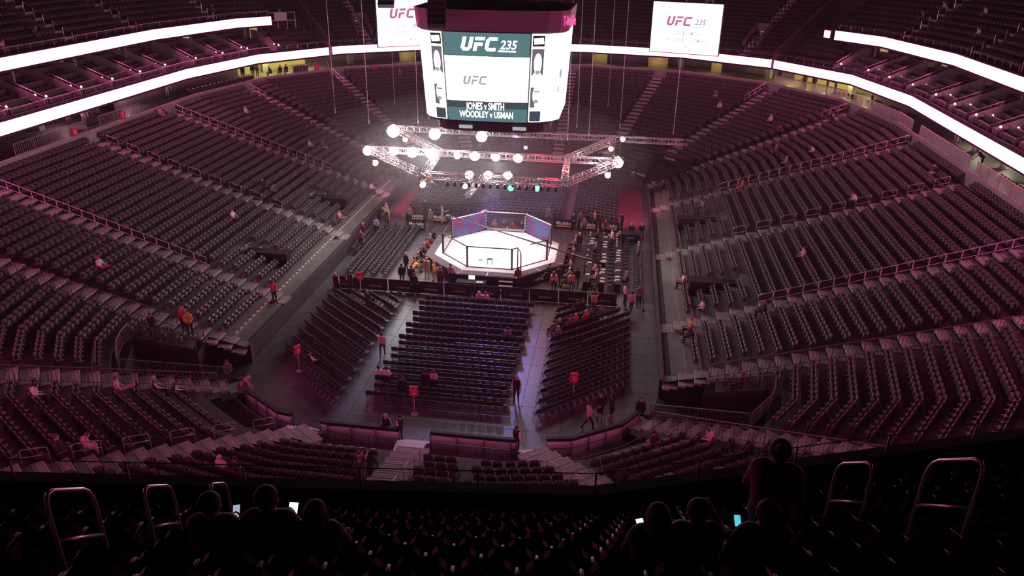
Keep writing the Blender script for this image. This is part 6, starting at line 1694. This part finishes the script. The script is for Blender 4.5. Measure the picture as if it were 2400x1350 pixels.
# seated in the bowl
LA = np.array([p[:3] for p in LOWER]); LP = np.array([proj((p[0], p[1], p[2]+.65))[:2] for p in LOWER])
def bowl_seat(px, py): return LOWER[int(np.argmin((LP[:, 0]-px)**2+(LP[:, 1]-py)**2))]
for (px, py, kd, top, legs, hair, lab, ex) in [
 (240, 628, 'sitlegup', 'white', 'red', 'red', 'person in white with legs up in the left stand', {}),
 (548, 518, 'sit', 'white', 'black', 'brown', 'person in white seated low in the left stand', {}), (618, 442, 'sit', 'black', 'black', 'dark', 'person in black seated below the looped rails of the left stand', {}), (630, 440, 'slump', 'grey', 'black', 'brown', 'person in grey seated beside the one in black, left stand', {}),
 (374, 270, 'slump', 'pink', 'pink', 'dark', 'person in pale pink near the top of the left stand', {}), (577, 270, 'sit', 'white', 'black', 'silver', 'person in a white top in the far left corner stand', {}), (725, 340, 'sit', 'white', 'black', 'brown', 'person in white in the corner stand by the left truss', {}), (752, 338, 'sit', 'grey', 'white', 'dark', 'person in grey near the white one in the corner stand', {}),
 (882, 163, 'sit', 'red', 'black', 'dark', 'person in red in the top rows under the left hanging screen', {}), (940, 172, 'sit', 'grey', 'black', 'blond', 'person in grey in the top rows left of the scoreboard', {}),
 (72, 925, 'slump', 'white', 'black', 'dark', 'person in pale top in the near left corner stand', {}), (262, 912, 'sitlegup', 'pink', 'pink', 'brown', 'person with raised legs in the near left stand', {}),
 (383, 905, 'sit', 'vest', 'black', 'silver', 'person in black vest seated below the left tunnel', VS), (405, 915, 'slump', 'vest', 'black', 'brown', 'second person in black vest bending below the left tunnel', VS),
 (150, 1068, 'sit', 'black', 'black', 'maroon', 'person in black reclining in the near left stand', {}), (188, 1068, 'slump', 'pink', 'pink', 'brown', 'person in a pale top beside the recliner, near left', {}), (516, 1105, 'sit', 'pink', 'black', 'pink', 'person in pink and pale cap above the foreground parapet', {}), (540, 1112, 'slump', 'black', 'black', 'black', 'person in black beside the pink one above the parapet', {}),
 (830, 1090, 'sitlegup', 'black', 'tan', 'brown', 'person with a leg up on the seats by the centre stairs', {}), (842, 1105, 'slump', 'black', 'black', 'brown', 'person seated in front of the one with a leg up', {}),
 (1743, 428, 'sit', 'red', 'red', 'red', 'person in bright red seated by the far right handrail', {}), (1660, 478, 'slump', 'blue', 'black', 'brown', 'person in blue-grey at the foot of the right stand', {}), (2008, 460, 'slump', 'white', 'black', 'brown', 'person in white bending in the right stand middle aisle', {}), (1896, 595, 'sit', 'pink', 'black', 'dark', 'person in pale top amid the right stand', {}),
 (1632, 725, 'sitlegup', 'white', 'black', 'dark', 'person in white lounging in the right retractable rows', {}), (1608, 655, 'sit', 'white', 'black', 'brown', 'person in white by the dark right platform', {}), (1582, 765, 'sit', 'yellow', 'black', 'red', 'person in yellow and red at the front of the right stand', {}), (1580, 790, 'slump', 'black', 'black', 'pink', 'person in black bending below the yellow-topped one', {}),
 (1680, 1038, 'slump', 'pink', 'black', 'brown', 'person in pink shirt in the near right corner rows', {}), (1748, 948, 'sit', 'black', 'black', None, 'bald person in black in the right corner stand', {}), (1730, 950, 'sit', 'maroon', 'black', 'brown', 'person in dark red beside the bald one, right corner', {}), (1805, 722, 'sit', 'black', 'black', 'maroon', 'person in a dark top below the right handrail', {}),
 (1690, 252, 'sit', 'white', 'black', 'blond', 'person in white on the far right corner stairs', {}), (1680, 222, 'slump', 'grey', 'white', 'brown', 'person in grey in the far right corner stand', {}), (1808, 285, 'sit', 'white', 'black', 'silver', 'person in white in the right corner, upper rows', {}), (1830, 312, 'slump', 'maroon', 'black', 'maroon', 'person in dark red in the right corner, upper rows', {}), (1850, 375, 'sit', 'tan', 'black', 'tan', 'person with raised arms in the right corner stand', {}), (1820, 350, 'sit', 'grey', 'black', 'silver', 'person in grey left of the raised-arm one', {}), (1945, 282, 'sit', 'black', 'black', 'silver', 'grey-haired person near the top of the right bend', {}), (1912, 348, 'slump', 'white', 'black', 'dark', 'person with a white hat in the right corner stand', {}), (2195, 405, 'slump', 'black', 'white', 'maroon', 'person in black near the right stand top', {}), (1520, 1018, 'slump', 'black', 'pink', 'black', 'person in black lounging in the near right rows', {}), (818, 528, 'sitlegup', 'pink', 'tan', 'brown', 'person lying across the front seats of the left stand', {}), (905, 470, 'slump', 'white', 'black', 'brown', 'person in white hunched at the end of the left rows', {})]:
    c = bowl_seat(px, py); person((c[0], c[1], c[2]+.02), math.degrees(c[3]), kd, top, legs, hair, lab, **ex)
# standing in the bowl
for (px, py, rz, kd, top, legs, hair, lab, ex) in [
 (434, 778, 170, 'stand', 'red', 'black', 'red', 'person in red standing by the left tunnel stairs', {}), (448, 788, -150, 'clasp', 'yellow', 'black', 'brown', 'person in a yellow top standing by the left tunnel stairs', {}), (645, 712, -120, 'hold', 'red', 'black', 'dark', 'person in a red shirt standing at the left stand foot', {}), (362, 795, 0, 'hold', 'black', 'black', 'brown', 'dark person holding a lit phone by the left tunnel', {})]:
    P = bowl(px, py); person((P[0], P[1], P[2]), rz, kd, top, legs, hair, lab, **ex)
# concourse
for (px, py, rz, kd, top, legs, hair, lab, ex) in [
 (1826, 193, 170, 'stand', 'black', 'black', 'dark', 'person in black at the left of the right yellow hall', {}), (1893, 203, 0, 'stand', 'pink', 'black', 'brown', 'person in pink in the right yellow hall crowd', {}), (1908, 210, 180, 'stand', 'black', 'black', 'dark', 'person in black in the right yellow hall crowd', {}), (1885, 207, 30, 'stand', 'maroon', 'black', 'brown', 'person in dark red in the right yellow hall crowd', {}), (1928, 195, 80, 'walk', 'maroon', 'black', 'brown', 'person striding through the right yellow hall', {}), (1953, 214, 90, 'stand', 'maroon', 'jeans', 'brown', 'person in red in the right yellow hall', {}), (1977, 217, 95, 'reach', 'grey', 'black', 'brown', 'person reaching out in the right yellow hall', {}),
 (2042, 246, 100, 'stand', 'white', 'black', 'brown', 'person in white sleeves by the grey wall at the right bend', {}), (2297, 398, 60, 'bend', 'vest', 'black', 'brown', 'person in black vest leaning on a box in the right club', VS), (2243, 335, 150, 'stand', 'red', 'maroon', 'brown', 'person in red standing in the right club', {}), (2378, 470, 90, 'slump', 'red', 'black', 'black', 'person in a red shirt at the right edge club chairs', {}),
 (571, 188, -150, 'stand', 'vest', 'black', 'brown', 'person in black vest at the left of the yellow hall', VS), (582, 172, 0, 'stand', 'tan', 'black', 'brown', 'person in tan in the left yellow hall', {}), (594, 182, 180, 'stand', 'black', 'black', 'black', 'person in black in the left yellow hall', {}), (658, 178, 180, 'sit', 'black', 'black', 'dark', 'person behind the dark desk of the left yellow hall', {}), (672, 176, 180, 'sit', 'black', 'black', 'dark', 'second person behind the dark desk of the left hall', {}), (635, 180, 150, 'slump', 'black', 'black', 'black', 'person crouching left of the dark hall desk', {}),
 (172, 290, -120, 'bend', 'white', 'pink', 'brown', 'person leaning on the left concourse table', {}), (182, 288, -100, 'bend', 'pink', 'pink', 'brown', 'second person leaning on the left concourse table', {}), (113, 300, -90, 'stand', 'white', 'grey', 'brown', 'person in white on the left concourse', {}), (335, 216, -120, 'bend', 'white', 'white', 'brown', 'person in white stooping by the left press desk', {}), (352, 212, -120, 'stand', 'grey', 'grey', 'brown', 'person in grey by the left press desk', {})]:
    P = unz(px, py, 8.9)
    for _ in range(40):
        if offp(P[0], P[1]) < 26.6: break
        P = P+np.array([-P[0], -P[1], 0])*0.004
    person((P[0], P[1], 8.92), rz, kd, top, legs, hair, lab, **ex)
# upper deck spectators
UA = np.array([proj((p[0], p[1], p[2]+.65))[:2] for p in UPPER])
for (px, py, top, lab) in ((75, 75, 'maroon', 'person high on the upper left deck'), (8, 100, 'pink', 'person at the left edge of the upper deck'), (2215, 16, 'white', 'person in white at the top right deck, leftmost'), (2235, 20, 'grey', 'person in grey at the top right deck'), (2310, 27, 'white', 'person in white at the top right deck, rightmost'), (2165, 45, 'grey', 'person in dim grey on the right upper deck'), (2295, 70, 'white', 'person reclining in white on the right upper deck'), (488, 25, 'maroon', 'person in dark red on the left upper deck')):
    c = UPPER[int(np.argmin((UA[:, 0]-px)**2+(UA[:, 1]-py)**2))]; person((c[0], c[1], c[2]+.02), math.degrees(c[3]), 'slump', top, 'grey', 'brown', lab)
# ---- foreground spectators with phones
FA = np.array([proj((p[0], p[1], p[2]+1.22)) for p in fore])
def fore_seat(px, py): return fore[int(np.argmin((FA[:, 0]-px)**2+(FA[:, 1]-py)**2*.3+((FA[:, 2]-7.3)*90)**2))]
M['phone_white'] = emat('phone_screen_white', (0.9, 0.95, 1.0), 1.3)
M['phone_cyan'] = emat('phone_screen_cyan', (0.10, 0.62, 0.72), 1.0)
M['phone_grey'] = emat('phone_screen_grey', (0.45, 0.5, 0.62), 0.8)
def phone(label, who, m, w=.075, h=.15, lx=0.0, rz_=0.0):
    """phone resting in the raised hands of a seated person, screen towards the face"""
    base, rz, sc = who; c, sn = math.cos(rz), math.sin(rz)
    def W(v): return np.array([v[0]*c-v[1]*sn, v[0]*sn+v[1]*c, v[2]])
    P = np.array(base)+W(np.array([lx, .375, .72])*sc); t = thing('smartphone', label, 'phone', tuple(P))
    n = W(np.array([.12, -.62, .75])); n /= np.linalg.norm(n); x = np.cross([0, 0, 1.0], n); x /= np.linalg.norm(x); y = np.cross(n, x); q_, r_ = math.cos(rz_), math.sin(rz_); x, y = x*q_+y*r_, -x*r_+y*q_
    g = G(); g.obox(-n*.005, x*w/2, y*h/2, n*.004); cs_ = g.obj('case', 'plastic', t); g = G(); q = n*.0005; g.quad(-x*w*.45-y*h*.47+q, x*w*.45-y*h*.47+q, x*w*.45+y*h*.47+q, -x*w*.45+y*h*.47+q); g.obj('screen', m, cs_)
WHO = []
for (px, py, kd, top, hair, style, lab, sc) in [
 (498, 1190, 'sitphone', 'maroon', 'dark', 'short', 'dark silhouetted person holding up a phone on the left of the upper deck', 1.05), (632, 1200, 'sitphone', 'black', 'dark', 'short', 'broad dark person with a white-lit phone on the upper deck', 1.12), (742, 1200, 'sit', 'black', 'dark', 'long', 'long-haired dark person right of the white-lit phone', 1.0),
 (1540, 1176, 'sitphone', 'black', 'dark', 'long', 'dark person with a pale phone, leftmost of the right group', 1.05), (1632, 1176, 'sitraise', 'brown', 'dark', 'short', 'dark person with a hand to the ear in the right group', 1.1), (1792, 1176, 'sitphone', 'navy', 'dark', 'short', 'dark person with a cyan-lit phone, right of the group', 1.1)]:
    c = list(fore_seat(px, py)); ux, uy = math.cos(c[3]), math.sin(c[3])
    for _ in range(3):
        x0 = proj((c[0], c[1], c[2]+1.22))[0]; x1 = proj((c[0]+ux*.1, c[1]+uy*.1, c[2]+1.22))[0]; k_ = .1*(px-x0)/(x1-x0); c[0] += ux*k_; c[1] += uy*k_
    person((c[0], c[1], c[2]+.02), math.degrees(c[3]), kd, top, 'black', hair, lab, style=style, res=0.02, scale=sc, skin='skin2')
    WHO.append(((c[0], c[1], c[2]+.02), c[3], sc))
phone('raised phone showing the arena on the left of the upper deck', WHO[0], 'phone_grey', .075, .16, .03); phone('white-lit phone held by the broad dark person', WHO[1], 'phone_white', .10, .12, .06, -.15)
phone('small pale-lit phone in the right group', WHO[3], 'phone_white', .085, .08, -.07, .1); phone('cyan-lit phone at the right of the group', WHO[5], 'phone_cyan', .075, .12, -.09, -.15)
print('phones', [tuple(int(v) for v in proj(o.location)[:2]) for o in COL.objects if o.name.startswith('smartphone')])
zz = FD[4][1]; best = None
for j, (d_, z_) in enumerate(FD):
    if abs(z_-18.85) > .35: continue
    P = unz(1836, 1022, z_+1.86); e_ = abs(off_fore(P[0], P[1])-(d_+.35))
    if best is None or e_ < best[0]: best = (e_, P, z_)
person((best[1][0], best[1][1], best[2]), -12, 'walk', 'maroon', 'black', 'dark', 'standing person in a dark red top walking along the right upper deck', res=0.02, skin='skin2', style='bun')
print('people', PEOPLE)
# ================================================================== HAZE
def haze(name, label, g, density, aniso=0.2):
    hm = bpy.data.materials.new(name); hm.use_nodes = True; nt = hm.node_tree; nt.nodes.remove(nt.nodes['Principled BSDF'])
    vsn = nt.nodes.new('ShaderNodeVolumeScatter'); vsn.inputs['Density'].default_value = density; vsn.inputs['Anisotropy'].default_value = aniso
    vsn.inputs['Color'].default_value = (0.95, 0.92, 0.98, 1)
    nt.links.new(vsn.outputs[0], nt.nodes['Material Output'].inputs['Volume'])
    tag(g.obj(name, hm), label, 'haze', kind='stuff')
if HAZE_DENSITY > 0:
    g = G(); g.box((0, 18, 13.5), (126, 130, 27.0)); haze('arena_haze', 'thin smoke haze hanging in the air of the arena', g, HAZE_DENSITY)
    for k, (c, r, dn) in enumerate((((-2.5, 3, 8.6), (15, 13, 4.6), 0.0030), ((-4.5, 1.5, 8.4), (9, 8, 3.2), 0.0040))):
        g = G(); n = 20; g.lathe([(math.cos(R(a)), math.sin(R(a))) for a in range(-84, 85, 12)], n)
        g.v = [(c[0]+x*r[0], c[1]+y*r[1], c[2]+z*r[2]) for x, y, z in g.v]
        haze('lamp_haze', ('wide', 'dense')[k]+' smoke drifting round the lighting truss', g, dn)
